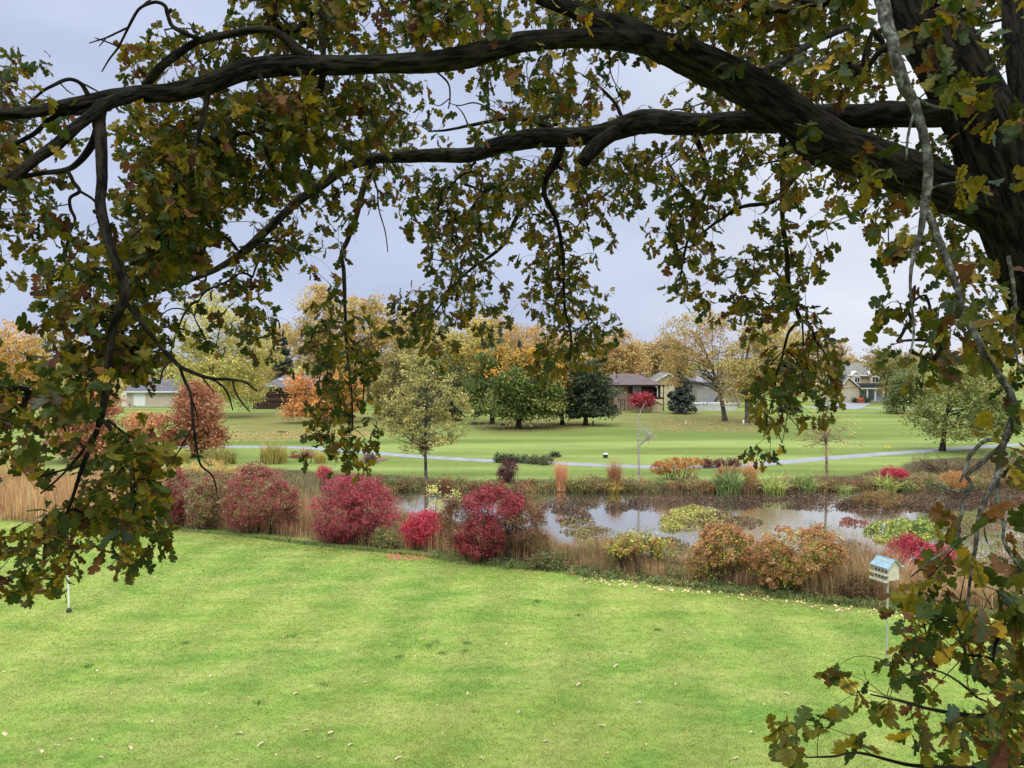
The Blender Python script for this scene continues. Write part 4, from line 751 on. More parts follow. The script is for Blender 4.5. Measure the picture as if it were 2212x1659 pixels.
# beige house with the double white door
h = House('beige_house', 'beige house with grey roof and white double door on the left hillside', 'house', (318, 879))
h.box('wall', 'beige_siding', 274, 420, 847, 879, 0, 7); h.box('foundation', 'concrete', 273.6, 420.4, 877.2, 881, -.06, 7.05)
r = h.roof('roof', 'slate_shingles', 271, 425, 845.5, 276, 420, 819, -.55, 7.6); h.box('fascia', 'white_paint', 270.6, 425.4, 845, 847.6, -.62, -.56, parent=r)
h.prism('gable_wall', 'beige_siding', [(274.5, 846), (276.2, 824), (277.5, 846)], 2, 5)
d = h.box('door', 'white_paint', 290, 301.8, 848.6, 876.8, -.05, -.003, more=[(302.2, 314, 848.6, 876.8, -.05, -.003)])
h.box('door_trim', 'cream_paint', 288.8, 290, 847.8, 877, -.07, -.002, parent=d, more=[(314, 315.2, 847.8, 877, -.07, -.002), (301.8, 302.2, 848.6, 876.8, -.03, -.002)])
h.box('gas_meter', 'grey_metal', 279.5, 282, 872, 876.5, -.35, -.05, more=[(280.3, 280.9, 866, 872, -.2, -.1)])
h.box('annex_wall', 'cream_paint', 258, 274, 850, 879, .6, 6)
# dark brown house with a deck
h = House('deck_house', 'dark brown house with a raised wooden deck behind the orange maple', 'house', (620, 884))
h.box('wall', 'brown_siding', 566, 720, 837, 884, 2.6, 11)
r = h.roof('roof', 'slate_shingles', 556, 730, 836.5, 590, 705, 812, 1.6, 11.6); h.box('skylight', 'white_paint', 586, 594, 819, 823, 4.2, 5.2, parent=r)
h.box('chimney', 'dark_wood', 600, 610, 806, 826, 6, 7.2)
d = h.box('deck', 'deck_boards', 533, 650, 861, 866, 0, 2.55); h.box('skirt', 'brown_siding', 546, 650, 866, 884.5, .15, 2.5, parent=d)
mb = MB()
for x in np.arange(534, 650, 8.2): mb.box((h.X(x), h.p[1] + .05, h.Z(861)), (h.X(x) + .1, h.p[1] + .15, h.Z(849.5)))
mb.box((h.X(533), h.p[1] + .03, h.Z(850.2)), (h.X(650), h.p[1] + .17, h.Z(849))); mb.box((h.X(533), h.p[1] + .06, h.Z(856)), (h.X(650), h.p[1] + .13, h.Z(855.2)))
mb.build('railing', 'deck_boards', d)
h.box('door', 'dark_wood', 573, 584, 840, 861, 2.5, 2.597); h.window(590, 600, 842, 855, 2.6, 2, 'deck_boards'); h.window(625, 650, 842, 856, 2.6, 3, 'deck_boards')
# brown split level
h = House('split_level_house', 'brown split level house with hipped roof, brick wall and screened porch', 'house', (1366, 887))
h.box('wall', 'tan_siding', 1327, 1357, 832, 887, 0, 9); h.box('brick_wall', 'red_brick', 1357.2, 1402, 851, 887, -.05, 9); h.box('upper_wall', 'brown_siding', 1357.2, 1408, 832, 851, -.02, 9); h.box('side_wing_wall', 'tan_siding', 1304, 1327, 834, 887, 1.5, 9)
r = h.roof('roof', 'brown_shingles', 1299, 1434, 831, 1333, 1384, 808.5, -.9, 10.5); h.box('gutter', 'dark_wood', 1299, 1434, 830.6, 832.4, -1.02, -.9, parent=r); h.box('vent_pipe', 'dark_wood', 1335.4, 1336.8, 809, 822, 2.2, 2.35, parent=r)
c = h.box('chimney', 'chimney_brick', 1398, 1405.5, 808, 826, 5.2, 5.9); h.box('cap', 'concrete', 1397.4, 1406.1, 806.4, 808, 5.15, 5.95, parent=c)
w = h.window(1366, 1384.5, 834.5, 850, -.3, 4, 'grey_metal', 'pale_glass'); h.box('sill', 'dark_wood', 1364.8, 1385.7, 850, 853, -.62, -.05, parent=w)
d = h.box('door', 'tan_siding', 1341.2, 1348.2, 864.2, 886.5, -.04, -.004); h.box('door_frame', 'dark_wood', 1339.8, 1341.2, 863, 886.8, -.07, -.003, parent=d, more=[(1348.2, 1349.6, 863, 886.8, -.07, -.003), (1341.2, 1348.2, 862.6, 864.2, -.07, -.003)]); h.box('pane', 'pale_glass', 1343.2, 1346.4, 867, 876, -.07, -.042, parent=d)
h.box('downspout', 'rust_metal', 1355.9, 1357.1, 833, 886, -.14, -.06); h.box('wall_lamp', 'dark_wood', 1335.2, 1337, 860.5, 864.5, -.2, -.003)
p = h.box('porch', 'dark_wood', 1404, 1433, 858.5, 862, -.6, 2.4); h.box('ceiling', 'dark_wood', 1403, 1434, 833.5, 836, -.6, 2.4, parent=p); h.box('post', 'white_paint', 1418, 1419.6, 836, 858.5, -.55, -.43, parent=p); h.box('post', 'dark_wood', 1408.2, 1409.8, 836, 887, -.55, -.43, parent=p); h.box('post', 'dark_wood', 1431, 1432.6, 836, 887, -.55, -.43, parent=p)
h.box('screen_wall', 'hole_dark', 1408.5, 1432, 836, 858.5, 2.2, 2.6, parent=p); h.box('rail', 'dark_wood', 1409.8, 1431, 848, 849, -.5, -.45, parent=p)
# pale gable behind
h = House('gabled_house', 'pale house whose white trimmed gable shows behind the brown house roof', 'house', (1442, 872))
h.prism('wall', 'cream_siding', [(1416, 872), (1416, 823), (1443, 808), (1470, 823), (1470, 872)], 0, 8)
h.prism('roof', 'grey_shingles', [(1411, 823.6), (1443, 805.6), (1475, 823.6), (1475, 826.4), (1443, 808.6), (1411, 826.4)], -.5, 8.5); h.window(1436, 1446, 826, 836)
h.prism('fascia', 'white_paint', [(1411, 823.9), (1443, 805.9), (1475, 823.9), (1475, 826.0), (1443, 808.2), (1411, 826.0)], -.62, -.503)
# garden shed
h = House('garden_shed', 'small cream garden shed with a peaked front beside the crimson tree', 'shed', (1418.5, 890.5))
h.prism('wall', 'shed_siding', [(1407.5, 890.5), (1407.5, 875), (1419, 869.5), (1430.3, 875), (1430.3, 890.5)], 0, 2.4)
h.prism('roof', 'light_shingles', [(1406.6, 875), (1419, 869), (1431.2, 875), (1431.2, 873.8), (1419, 867.6), (1406.6, 873.8)], -.12, 2.5)
dd = h.box('door', 'shed_siding', 1413.5, 1424.5, 876.5, 889.8, -.035, -.003); h.box('handle', 'dark_wood', 1418.7, 1419.2, 882, 884, -.07, -.036, parent=dd)
# grey house with stair deck, pool
h = House('grey_house', 'grey stucco house with outside stairs half hidden by the leaning yellow tree', 'house', (1545, 880))
h.box('wall', 'grey_siding', 1506, 1600, 824, 880, 0, 9); h.roof('roof', 'grey_shingles', 1500, 1606, 824.5, 1518, 1588, 799, -.7, 9.7)
h.window(1550, 1558, 829, 838, 0, 2); h.window(1520, 1530, 829, 838, 0, 2); h.window(1575, 1586, 830, 840, 0, 2)
d = h.box('deck', 'bluegrey_siding', 1508, 1536, 866, 868, -2.6, -.02, more=[(1508, 1509, 868, 880, -2.6, -2.5), (1534.6, 1535.6, 868, 880, -2.6, -2.5)]); mb = MB()
for x in np.arange(1508, 1537, 2.7): mb.box((h.X(x), h.p[1] - 2.58, h.Z(866)), (h.X(x) + .07, h.p[1] - 2.5, h.Z(856.5)))
mb.box((h.X(1508), h.p[1] - 2.6, h.Z(857)), (h.X(1536), h.p[1] - 2.48, h.Z(855.8))); mb.build('railing', 'bluegrey_siding', d)
mb = MB()
for q in range(9): mb.box((h.X(1536.2 + q * 2.6), h.p[1] - 2.4, h.Z(866 - 2.9 * q) - .06), (h.X(1539.6 + q * 2.6), h.p[1] - 1.3, h.Z(866 - 2.9 * q)))
for q in (0, 1):
    V = [(h.X(1536), h.p[1] - 2.45 + q * 1.12, h.Z(868)), (h.X(1562), h.p[1] - 2.45 + q * 1.12, h.Z(840)), (h.X(1562), h.p[1] - 2.45 + q * 1.12, h.Z(837)), (h.X(1536), h.p[1] - 2.45 + q * 1.12, h.Z(865))]
    mb.add(V + [(a, b + .06, c) for a, b, c in V], [(0, 1, 2, 3), (7, 6, 5, 4), (0, 4, 5, 1), (3, 2, 6, 7)])
mb.build('stairs', 'dark_wood', h.root)
pr = gp(1557, 888); k = PXM(depth_of(pr)); pool = empty('swimming_pool', pr, 'round above ground swimming pool with white wall beside the leaning tree', 'pool'); a = np.linspace(0, 2 * np.pi, 41)[:-1]
def ring(mb, c, r0, r1, z0, z1, ry=.7):
    V = np.concatenate([np.c_[c[0] + np.cos(a) * r, c[1] + np.sin(a) * r * ry, np.full(40, c[2] + z)] for r, z in ((r1, z0), (r1, z1), (r0, z1), (r0, z0))]); i = np.arange(40); j = (i + 1) % 40
    mb.add(V, np.concatenate([np.stack([i + 40 * q, j + 40 * q, j + 40 * ((q + 1) % 4), i + 40 * ((q + 1) % 4)], 1) for q in range(4)]))
cpool = pr + (0, 3, 0); mb = MB(); ring(mb, cpool, 46 * k - .12, 46 * k, -.1, 1.0); mb.build('wall', 'pool_wall', pool); mb = MB(); ring(mb, cpool, 46 * k - .2, 46 * k + .12, 1.003, 1.1); mb.build('rim', 'white_paint', pool)
mb = MB(); ring(mb, cpool, .02, 46 * k - .13, .7, .85); mb.build('water', 'water', pool)
mb = MB()
for s in (-1, 1): tube(mb, curve(cpool + (-30 * k + s * .3, -2, .9), cpool + (-22 * k + s * .3, -2, .9), np.array([0, 0, 2.6]), 8), np.full(9, .04), 6)
mb.build('ladder', 'grey_metal', pool)
# two storey house at the right
h = House('two_storey_house', 'cream two storey house with white trimmed gables and a columned porch', 'house', (1858, 867))
h.box('wall', 'cream_siding', 1838, 1906, 809, 867, 0, 10); r = h.roof('roof', 'light_shingles', 1826, 1911, 810, 1848, 1880, 785, -.6, 11)
h.box('soffit', 'white_paint', 1826, 1911, 810, 812, -.7, -.6, parent=r)
gb = h.prism('gable_bay', 'cream_siding', [(1874.5, 829), (1874.5, 811), (1884, 803), (1893.5, 811), (1893.5, 829)], -1.2, 3)
h.prism('gable_trim', 'white_paint', [(1872, 812.5), (1884, 801.5), (1896, 812.5), (1896, 809.5), (1884, 798.6), (1872, 809.5)], -1.5, 3.2, parent=gb)
h.prism('gable_bay', 'cream_siding', [(1835.8, 829), (1835.8, 812), (1845, 804.5), (1855, 812), (1855, 829)], -.6, 3); h.prism('gable_trim', 'white_paint', [(1834, 812.6), (1845, 803.4), (1857, 812.6), (1857, 810.6), (1845, 801.4), (1834, 810.6)], -.8, 3.2, parent=gb)
h.window(1876.5, 1891, 813.5, 826.5, -1.2, 2); h.window(1842, 1854, 814, 826, -.6, 2); h.window(1897, 1903, 814, 826, 0, 1)
gw = h.box('garage_wall', 'cream_siding', 1800, 1842, 838, 868, -3, 6); h.prism('garage_gable', 'cream_siding', [(1800, 838), (1817, 818), (1842, 838)], -3, 4, parent=gw)
h.prism('garage_roof', 'light_shingles', [(1796, 841), (1817, 815), (1846, 840.5), (1846, 838), (1817, 812.4), (1796, 838.4)], -3.4, 4); h.prism('garage_trim', 'white_paint', [(1796.2, 841), (1817, 815.3), (1845.8, 840.4), (1845.8, 838.5), (1817, 813.2), (1796.2, 839)], -3.5, -3.404, parent=gw)
h.box('garage_door', 'garage_panel', 1806, 1834, 845, 867.5, -3.05, -3.004); 
p = h.prism('porch_roof', 'dark_shingles', [(1840, 837), (1846, 827.5), (1904, 827.5), (1909, 837)], -2.6, -.02); h.box('fascia', 'white_paint', 1839.5, 1909.5, 837, 839.2, -2.7, -.03, parent=p)
h.box('porch_wall', 'bluegrey_siding', 1843, 1905, 839.3, 864, -.12, -.004); h.window(1850, 1857, 842, 853, -.13, 1); h.window(1859, 1866, 842, 853, -.13, 1); h.box('door', 'dark_wood', 1870, 1876, 843, 864, -.16, -.125)
h.box('porch_floor', 'concrete', 1843, 1908, 864, 867.4, -2.6, -.125)
for x in (1861.5, 1878.5, 1906): h.box('column', 'white_paint', x - 1.5, x + 1.5, 839.3, 864, -2.5, -2.2)
h.box('railing', 'bluegrey_siding', 1880.5, 1904, 855, 857, -2.45, -2.35, more=[(1880.5, 1904, 857, 863.8, -2.42, -2.38)])
make_shrub('mum_plant', 'little orange mum plant in front of the porch columns', (1858, 868.5), [(1858, 865, 5, 4)], P_((232, 120, 72, 3), (214, 100, 62, 2)), 500, .2, depth=150, stems=3, cat='plant')
make_shrub('porch_shrub', 'dark clipped shrub at the left of the porch steps', (1847, 869), [(1847, 864, 5, 4.5)], DARK, 500, .2, depth=150, stems=3)
make_shrub('porch_shrub', 'dark clipped shrub at the right of the porch steps', (1872, 869), [(1872, 864.5, 6, 4)], DARK, 500, .2, depth=150, stems=3)
# brown post and white panel standing in for a tree trunk and vehicle
h = House('vehicle_stand_in', 'narrow white upright panel beside a brown post, standing in for vehicle and trunk', 'board', (1996, 893)); h.box('board', 'snow_white', 1993, 2001, 852, 893, 0, .3); h.box('post', 'rust_metal', 1987, 1992.6, 846, 895, -.05, .35)
# small things on the grass
def small(name, label, cat, base, parts):
    p = gp(*base); k = PXM(depth_of(p)); r = empty(name, p, label, cat)
    for nm, mat, prof in parts:
        mb = MB(); tube(mb, np.array([p + (0, 0, z) for z, _ in prof]), np.array([q for _, q in prof]), 14); mb.build(nm, mat, r, True)
    return r
small('litter_bin', 'round dark green litter bin with a white lid beside the cart path', 'bin', (1308, 989), [('bin', 'green_plastic', [(-.05, .17), (.02, .19), (.26, .22), (.29, .22)]), ('lid', 'snow_white', [(.293, .23), (.33, .23), (.37, .16), (.40, .04)])])
for i, x in enumerate((1914, 1921)): small('tee_marker', ['yellow marker stake, left of the two on the fairway', 'yellow marker stake, right of the two on the fairway'][i], 'marker', (x, 972), [('stake', 'yellow_paint', [(-.05, .06), (.3, .06), (.34, .03)])])
small('marker_post', 'short dark post in the grass right of the dark pine', 'post', (1281, 919), [('post', 'dark_wood', [(-.1, .09), (.55, .09), (.6, .05)])])
small('marker_post', 'small pale stake in the leaf strewn grass left of the leaning tree', 'post', (1482, 918), [('post', 'cream_paint', [(-.1, .07), (.4, .07), (.44, .04)])])
small('marker_post', 'little white post at the foot of the straight yellow tree', 'post', (1606, 917), [('post', 'snow_white', [(-.1, .1), (.5, .1), (.56, .05)])])
mb = MB(); p = gp(609, 934); mb.box(p + (-.55, -.15, -.02), p + (.55, .2, .1)); tag(mb.build('drain_slab', 'dark_wood', at=p), 'low dark slab lying in the grass below the deck house', 'slab')
ROCKP = [(1024, 917, 13), (1041, 917, 10), (1056, 917, 8), (1071, 918, 7), (1086, 919, 10), (1100, 918, 8)]
ROCKL = ['leftmost and largest dark rock under the maples', 'second dark rock from the left under the maples', 'third small dark rock under the maples', 'fourth and smallest dark rock under the maples', 'fifth dark rock under the maples, left of the trunk', 'last dark rock under the maples, touching the trunk']
for (x, y, w), lab in zip(ROCKP, ROCKL):
    p = gp(x, y); r = w * PXM(depth_of(p)) * .55; mb = MB(); u = np.linspace(0, np.pi, 8)[1:-1]; v = np.linspace(0, 2 * np.pi, 13)[:-1]; U, Vv = np.meshgrid(u, v, indexing='ij')
    q = np.stack([np.sin(U) * np.cos(Vv) * r, np.sin(U) * np.sin(Vv) * r * .7, np.cos(U) * r * .55], -1) * (1 + .18 * rng.normal(size=U.shape))[..., None]; q = q.reshape(-1, 3) + p + (0, 0, r * .3)
    i, j = np.meshgrid(np.arange(5), np.arange(12), indexing='ij'); j2 = (j + 1) % 12; mb.add(np.vstack([q, p + (0, 0, r * .9), p + (0, 0, -r * .3)]), np.stack([i * 12 + j, (i + 1) * 12 + j, (i + 1) * 12 + j2, i * 12 + j2], -1).reshape(-1, 4), [(b, (b + 1) % 12, 72) for b in range(12)] + [(60 + (b + 1) % 12, 60 + b, 73) for b in range(12)])
    tag(mb.build('rock', 'rock', at=p, smooth=True), lab, 'rock', 'rocks under the maples')
mb = MB(); p = gp(806, 993); aa = np.linspace(0, 6.283, 25)[:-1]; mb.add(np.vstack([np.c_[p[0] + np.cos(aa) * 1.3, p[1] + np.sin(aa) * 1.1, np.full(24, .03)], np.c_[p[0] + np.cos(aa) * .6, p[1] + np.sin(aa) * .5, np.full(24, .16)], [[p[0], p[1], .2]]]), [(i, (i + 1) % 24, 24 + (i + 1) % 24, 24 + i) for i in range(24)], [(24 + i, 24 + (i + 1) % 24, 48) for i in range(24)])
tag(mb.build('mulch_bed', 'mulch', at=p), 'round brown mulch bed around the little purple shrub', 'mulch bed')
# ------------------------------------------------------------------ bird house on its pole
bp = gp(1915, 1437); dB = depth_of(bp); root = empty('bird_house', bp, 'white two storey bird house with a curved blue roof on a thin pole', 'bird house')
top = ad(1915, 1247, dB)[2]; k = PXM(dB)
mb = MB(); tube(mb, np.array([bp + (0, 0, z) for z in np.linspace(-.2, top - bp[2] + .02, 6)]), np.full(6, .026), 10); mb.build('pole', 'pole_metal', root, True)
mb = MB(); tube(mb, np.array([bp + (0, 0, z) for z in (0, .05, .1)]), np.array([.09, .07, .04]), 8); mb.build('pole_foot', 'rock', root, True)
# body: gable end to the right, long hole face to the left; turned about its pole
yaw = R(-68); TM = Matrix.Translation(Vector((bp[0] - 8 * k * .4, bp[1], top))) @ Matrix.Rotation(yaw, 4, 'Z')
def tw_(V): return np.array([tuple(TM @ Vector(v)) for v in V])
Lb, Wb, Hb = .235, .19, .35      # half length (x), half depth (y), wall height; the hole face looks to -y, gable end to +x
mb = MB(); prof = [(-Wb, .0), (Wb, .0), (Wb, Hb * .86), (.06, Hb * 1.42), (-.06, Hb * 1.42), (-Wb, Hb * .86)]
V = [(-Lb, y, z) for y, z in prof] + [(Lb, y, z) for y, z in prof] + [(-Lb, 0, .2), (Lb, 0, .2)]
mb.add(tw_(V), [(i, i + 6, (i + 1) % 6 + 6, (i + 1) % 6) for i in range(6)], [(i, (i + 1) % 6, 12) for i in range(6)] + [((i + 1) % 6 + 6, i + 6, 13) for i in range(6)]); body = mb.build('body', 'white_weathered', root)
mb = MB(); ys_ = np.linspace(0, 1, 9)
for sgn in (-1, 1):
    c = [(sgn * (.012 + (Wb + .11) * u), Hb * 1.50 - (Hb * .66) * (1.55 * u - .55 * u * u) + .04 * (u > .99)) for u in ys_]
    V = [(x, y, z + dz) for dz in (0, .022) for x in (-Lb - .07, Lb + .05) for y, z in c]; n = 9
    Qs = []
    for i in range(8): Qs += [(i, i + 1, n + i + 1, n + i), (2 * n + i, 3 * n + i, 3 * n + i + 1, 2 * n + i + 1), (i, 2 * n + i, 2 * n + i + 1, i + 1), (n + i, n + i + 1, 3 * n + i + 1, 3 * n + i)]
    Qs += [(0, n, 3 * n, 2 * n), (8, 2 * n + 8, 3 * n + 8, n + 8)]; mb.add(tw_(V), Qs)
mb.build('roof', 'blue_roof', root, False)
for z in (-.02, Hb * .43):
    mb = MB(); mb.box((-Lb - .02, -Wb - .13, z - .012), (Lb + .02, -Wb - .002, z + .012), T=TM); mb.box((-Lb - .02, -Wb - .135, z + .013), (Lb + .02, -Wb - .12, z + .05), T=TM); mb.build('ledge', 'white_weathered', root)
def disc(x, y0, z, r, mat, name, nrm_axis='y'):
    mb = MB(); aa = np.linspace(0, 6.283, 17)[:-1]; V = [(x + r * math.cos(q), y0, z + r * math.sin(q)) for q in aa] + [(x + r * math.cos(q), y0 - .006, z + r * math.sin(q)) for q in aa] + [(x, y0 - .006, z)]
    mb.add(tw_(V), [(i, (i + 1) % 16, 16 + (i + 1) % 16, 16 + i) for i in range(16)], [(16 + i, 16 + (i + 1) % 16, 32) for i in range(16)]); mb.build(name, mat, body)
for z in (Hb * .20, Hb * .64):
    for x in (-.16, -.055, .055, .16): disc(x, -Wb - .002, z, .027, 'hole_dark', 'entrance_hole')
# plain pole at the left
pp = gp(149, 1322); root = empty('white_pole', pp, 'thin white pole on a small foot rising into the left oak spray', 'pole'); mb = MB(); tube(mb, np.array([pp + (-.012 * z, 0, z) for z in np.linspace(-.2, 3.1, 8)]), np.full(8, .03), 10); mb.build('pole', 'white_paint', root, True)
mb = MB(); tube(mb, np.array([pp + (0, 0, z) for z in (0, .07, .13)]), np.array([.09, .08, .04]), 9, .1); mb.build('foot', 'rock', root, True)
# ------------------------------------------------------------------ fallen leaves
LIT = P_((202, 168, 116, 4), (180, 140, 96, 3), (222, 200, 160, 2), (150, 104, 70, 2))
def litter(name, label, poly, n, size, pal, lift=.012):
    P = scatter_poly(poly, n); ok = P[:, 2] > -.3; P = P[ok]; n = len(P); P[:, 2] += lift
    ids = np.arange(n) % 50; mb = MB(); cards(mb, P, size, palette(pal, ids, n, .2, 1.), .75, 2.2); tag(mb.build(name, 'foliage'), label, 'leaves', kind='stuff')
litter('leaf_litter', 'small fallen leaves dotted over the near lawn', [(-200, 1700), (2500, 1700), (2300, 1345), (1900, 1318), (1150, 1235), (680, 1182), (0, 1140), (-300, 1140)], 900, .06, LIT)
litter('leaf_litter', 'pale fallen leaves gathered along the lawn edge on the right', [(1250, 1246), (1500, 1268), (1700, 1292), (1900, 1314), (2200, 1338), (2200, 1350), (1900, 1332), (1700, 1308), (1500, 1284), (1250, 1260)], 520, .1, P_((222, 200, 150, 4), (200, 176, 120, 3), (226, 206, 120, 2)), .03)
litter('leaf_litter', 'pink fallen leaves under the small hot pink bush', [(830, 1198), (860, 1194), (925, 1194), (940, 1204), (900, 1212), (840, 1210)], 420, .065, P_((214, 110, 104, 4), (196, 92, 88, 3), (224, 150, 130, 2)))
litter('leaf_litter', 'brown fallen leaves along the lawn edge below the red bushes', [(640, 1178), (840, 1196), (1150, 1232), (1160, 1244), (830, 1206), (600, 1186), (380, 1152), (380, 1146)], 520, .06, P_((150, 104, 74, 4), (176, 128, 92, 3), (164, 84, 76, 2)))
litter('leaf_litter', 'orange brown carpet of fallen leaves under the yellow trees', [(1440, 905), (1640, 905), (1680, 925), (1640, 933), (1440, 932), (1400, 918)], 2600, .13, P_((176, 142, 98, 4), (160, 126, 86, 3), (186, 154, 112, 2)), .03)
litter('leaf_litter', 'brown leaf scatter coloured to stand for the dark shade under the maples', [(1020, 914), (1240, 912), (1300, 918), (1260, 926), (1140, 934), (1030, 928)], 2400, .13, P_((120, 92, 66, 4), (142, 106, 76, 3), (100, 84, 58, 2)), .03)  # shade below the crowns put into the dark brown of these leaves
litter('leaf_litter', 'thin orange fallen leaves on the slope below the orange maple', [(500, 930), (800, 930), (820, 945), (700, 952), (500, 955)], 2600, .13, P_((196, 152, 92, 4), (180, 132, 80, 3)), .03)
FLP = [(516, 1586), (10, 1588), (150, 1600), (412, 1585), (758, 1611), (690, 1638), (562, 1610), (508, 1647), (715, 1585), (283, 1618), (218, 1638), (1040, 1640), (913, 1382), (1180, 1603), (1395, 1610), (1625, 1585), (1380, 1520), (1010, 1500), (790, 1475), (640, 1500), (1250, 1480), (1510, 1420), (660, 1580), (90, 1625), (1300, 1570), (1590, 1640), (330, 1560), (860, 1640), (975, 1570), (1120, 1540), (455, 1462), (610, 1378), (1460, 1480), (1700, 1500), (240, 1500), (1330, 1440)]
proto = None
for i, (x, y) in enumerate(FLP):
    p = gp(x, y) + (0, 0, .025)
    if proto is None or i in (12,):
        mb = MB(); st = np.linspace(0, 1, 8); wd_ = np.array([.01, .16, .09, .24, .12, .28, .15, .01]); V = [(0, 0, 0)]; V = []
        for u, w in zip(st, wd_): V += [(-w, u - .5, .10 * abs(w) * 4 + .12 * math.sin(u * 5)), (0, u - .5 - .03, .12 * math.sin(u * 5)), (w, u - .5, .06 + .12 * math.sin(u * 5))]
        Q = [q for s in range(7) for q in ((3 * s, 3 * s + 1, 3 * s + 4, 3 * s + 3), (3 * s + 1, 3 * s + 2, 3 * s + 5, 3 * s + 4))]
        mb.add(np.array(V) * .15, Q, C=S(220, 206, 168)); ob = mb.build('fallen_leaf', 'foliage')
        if proto is None: proto = ob
    else: ob = proto.copy(); COL.objects.link(ob)
    ob.location = p; ob.rotation_euler = (rng.normal(0, .25), rng.normal(0, .25), rng.uniform(0, 6.28)); sc = rng.uniform(.7, 1.25); ob.scale = (sc, sc, sc)
    tag(ob, 'single pale dry oak leaf lying on the mown lawn', 'leaf', 'fallen oak leaves on the lawn')
mb = MB()
for x, y, w in [(942, 1388, 9), (1010, 1390, 7), (925, 1396, 8), (1004, 1408, 10), (955, 1412, 7), (860, 1420, 8), (400, 1390, 7), (630, 1376, 9), (190, 1440, 8), (1250, 1330, 6), (1420, 1362, 6), (700, 1480, 10), (1160, 1300, 7), (560, 1520, 9)]:
    p = gp(x, y); k = PXM(depth_of(p)); n = 70; q = p + np.c_[rng.normal(0, w * k * .8, n), rng.normal(0, w * k * .8, n), np.zeros(n)]; q[:, 2] += .01
    blades(mb, q, .06, .012, .9, S(74, 112, 58) * rng.uniform(.8, 1.2, (n, 1)), 2, .3)
tag(mb.build('lawn_weeds', 'straw'), 'dark green weed tufts in the mown lawn', 'weeds', kind='stuff')
DENS, LPC, LK = 2.8, 6, .72
# ------------------------------------------------------------------ the old oak that frames the view
oak_base = np.array([ad(2480, 1400, 6.5)[0], 6.5, 0.])
oak = empty('oak_tree', oak_base, 'old oak in the foreground with dark furrowed limbs and drooping green, yellow and brown leaves', 'tree')
MASK = []; SK = []                                    # skeleton samples (points) the twigs may grow from
def limb(name, pts, mat='bark', sides=10, k=6, ridge=0, lump=.10, parent=None, jit=.0, skel=True):
    """pts: picture x, y, radius in picture px, distance in metres"""
    a = np.array(pts, float); P = np.array([ad(x, y, d) for x, y, r, d in a]); P = smooth_path(P, k); i = np.linspace(0, len(a) - 1, len(P))
    r = np.interp(i, np.arange(len(a)), a[:, 2] * a[:, 3] / F0)
    if jit: P = P + rng.normal(0, 1, P.shape) * (r * jit)[:, None]
    if a[:, 2].max() > 10: q_ = np.interp(np.linspace(0, len(P) - 1, 6 * len(P)), np.arange(len(P)), r); MASK.append(np.c_[np.stack([np.interp(np.linspace(0, len(P) - 1, 6 * len(P)), np.arange(len(P)), P[:, c]) for c in range(3)], 1), q_])
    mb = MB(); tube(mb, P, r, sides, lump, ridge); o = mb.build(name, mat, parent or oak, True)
    if skel:
        s = np.r_[0, np.cumsum(np.linalg.norm(np.diff(P, axis=0), axis=1))]; q = np.arange(0, s[-1], .07)
        SK.append(np.stack([np.interp(q, s, P[:, c]) for c in range(3)], 1))
    return o
D1 = 6.3
tp = [(1950, -160, 60, 6.6), (1975, -60, 61, 6.5), (2003, 40, 63, 6.4), (2050, 125, 64, D1), (2107, 233, 66, D1), (2171, 383, 71, D1), (2222, 510, 78, D1), (2300, 700, 90, D1), (2375, 900, 98, D1), (2445, 1200, 104, D1)]
a = np.array(tp, float); P = np.array([ad(x, y, d) for x, y, r, d in a]); rr = a[:, 2] * a[:, 3] / F0
P = np.vstack([P, [[oak_base[0] - .12, oak_base[1], 3.5], [oak_base[0], oak_base[1], 1.0], [oak_base[0], oak_base[1], -.2]]]); rr = np.r_[rr, .45, .52, .72]
SP = smooth_path(P, 7); rs = np.interp(np.linspace(0, len(P) - 1, len(SP)), np.arange(len(P)), rr)
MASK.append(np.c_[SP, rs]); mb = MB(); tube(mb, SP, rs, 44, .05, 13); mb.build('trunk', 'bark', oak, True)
q = np.linspace(0, len(SP) * .55, 60).astype(int); SK.append(SP[q])
limb('limb', [(2190, -120, 20, 6.9), (2190, 60, 22, 6.8), (2215, 260, 24, 6.6), (2240, 450, 26, 6.4), (2260, 620, 20, D1)], sides=20, ridge=7)
L1 = limb('limb', [(2150, 455, 46, D1), (2108, 433, 46, D1), (1981, 384, 46, 6.35), (1870, 338, 47, 6.4), (1775, 295, 47, 6.45), (1675, 228, 42, 6.5), (1575, 162, 39, 6.6), (1475, 118, 36, 6.7), (1400, 94, 27, 6.8), (1320, 84, 22, 6.85), (1237, 82, 20, 6.9), (1121, 93, 21, 7), (1030, 118, 23, 7), (937, 133, 22, 7.05), (840, 138, 20, 7.1), (737, 140, 21, 7.1), (640, 138, 22, 7), (533, 151, 21, 6.9), (450, 182, 19, 6.8), (367, 200, 19, 6.7), (277, 205, 17, 6.6), (167, 225, 15, 6.5), (80, 240, 13, 6.4), (0, 247, 12, 6.3), (-140, 268, 9, 6.2), (-330, 262, 6, 6.1), (-480, 300, 3, 6)], sides=32, ridge=9, k=7)
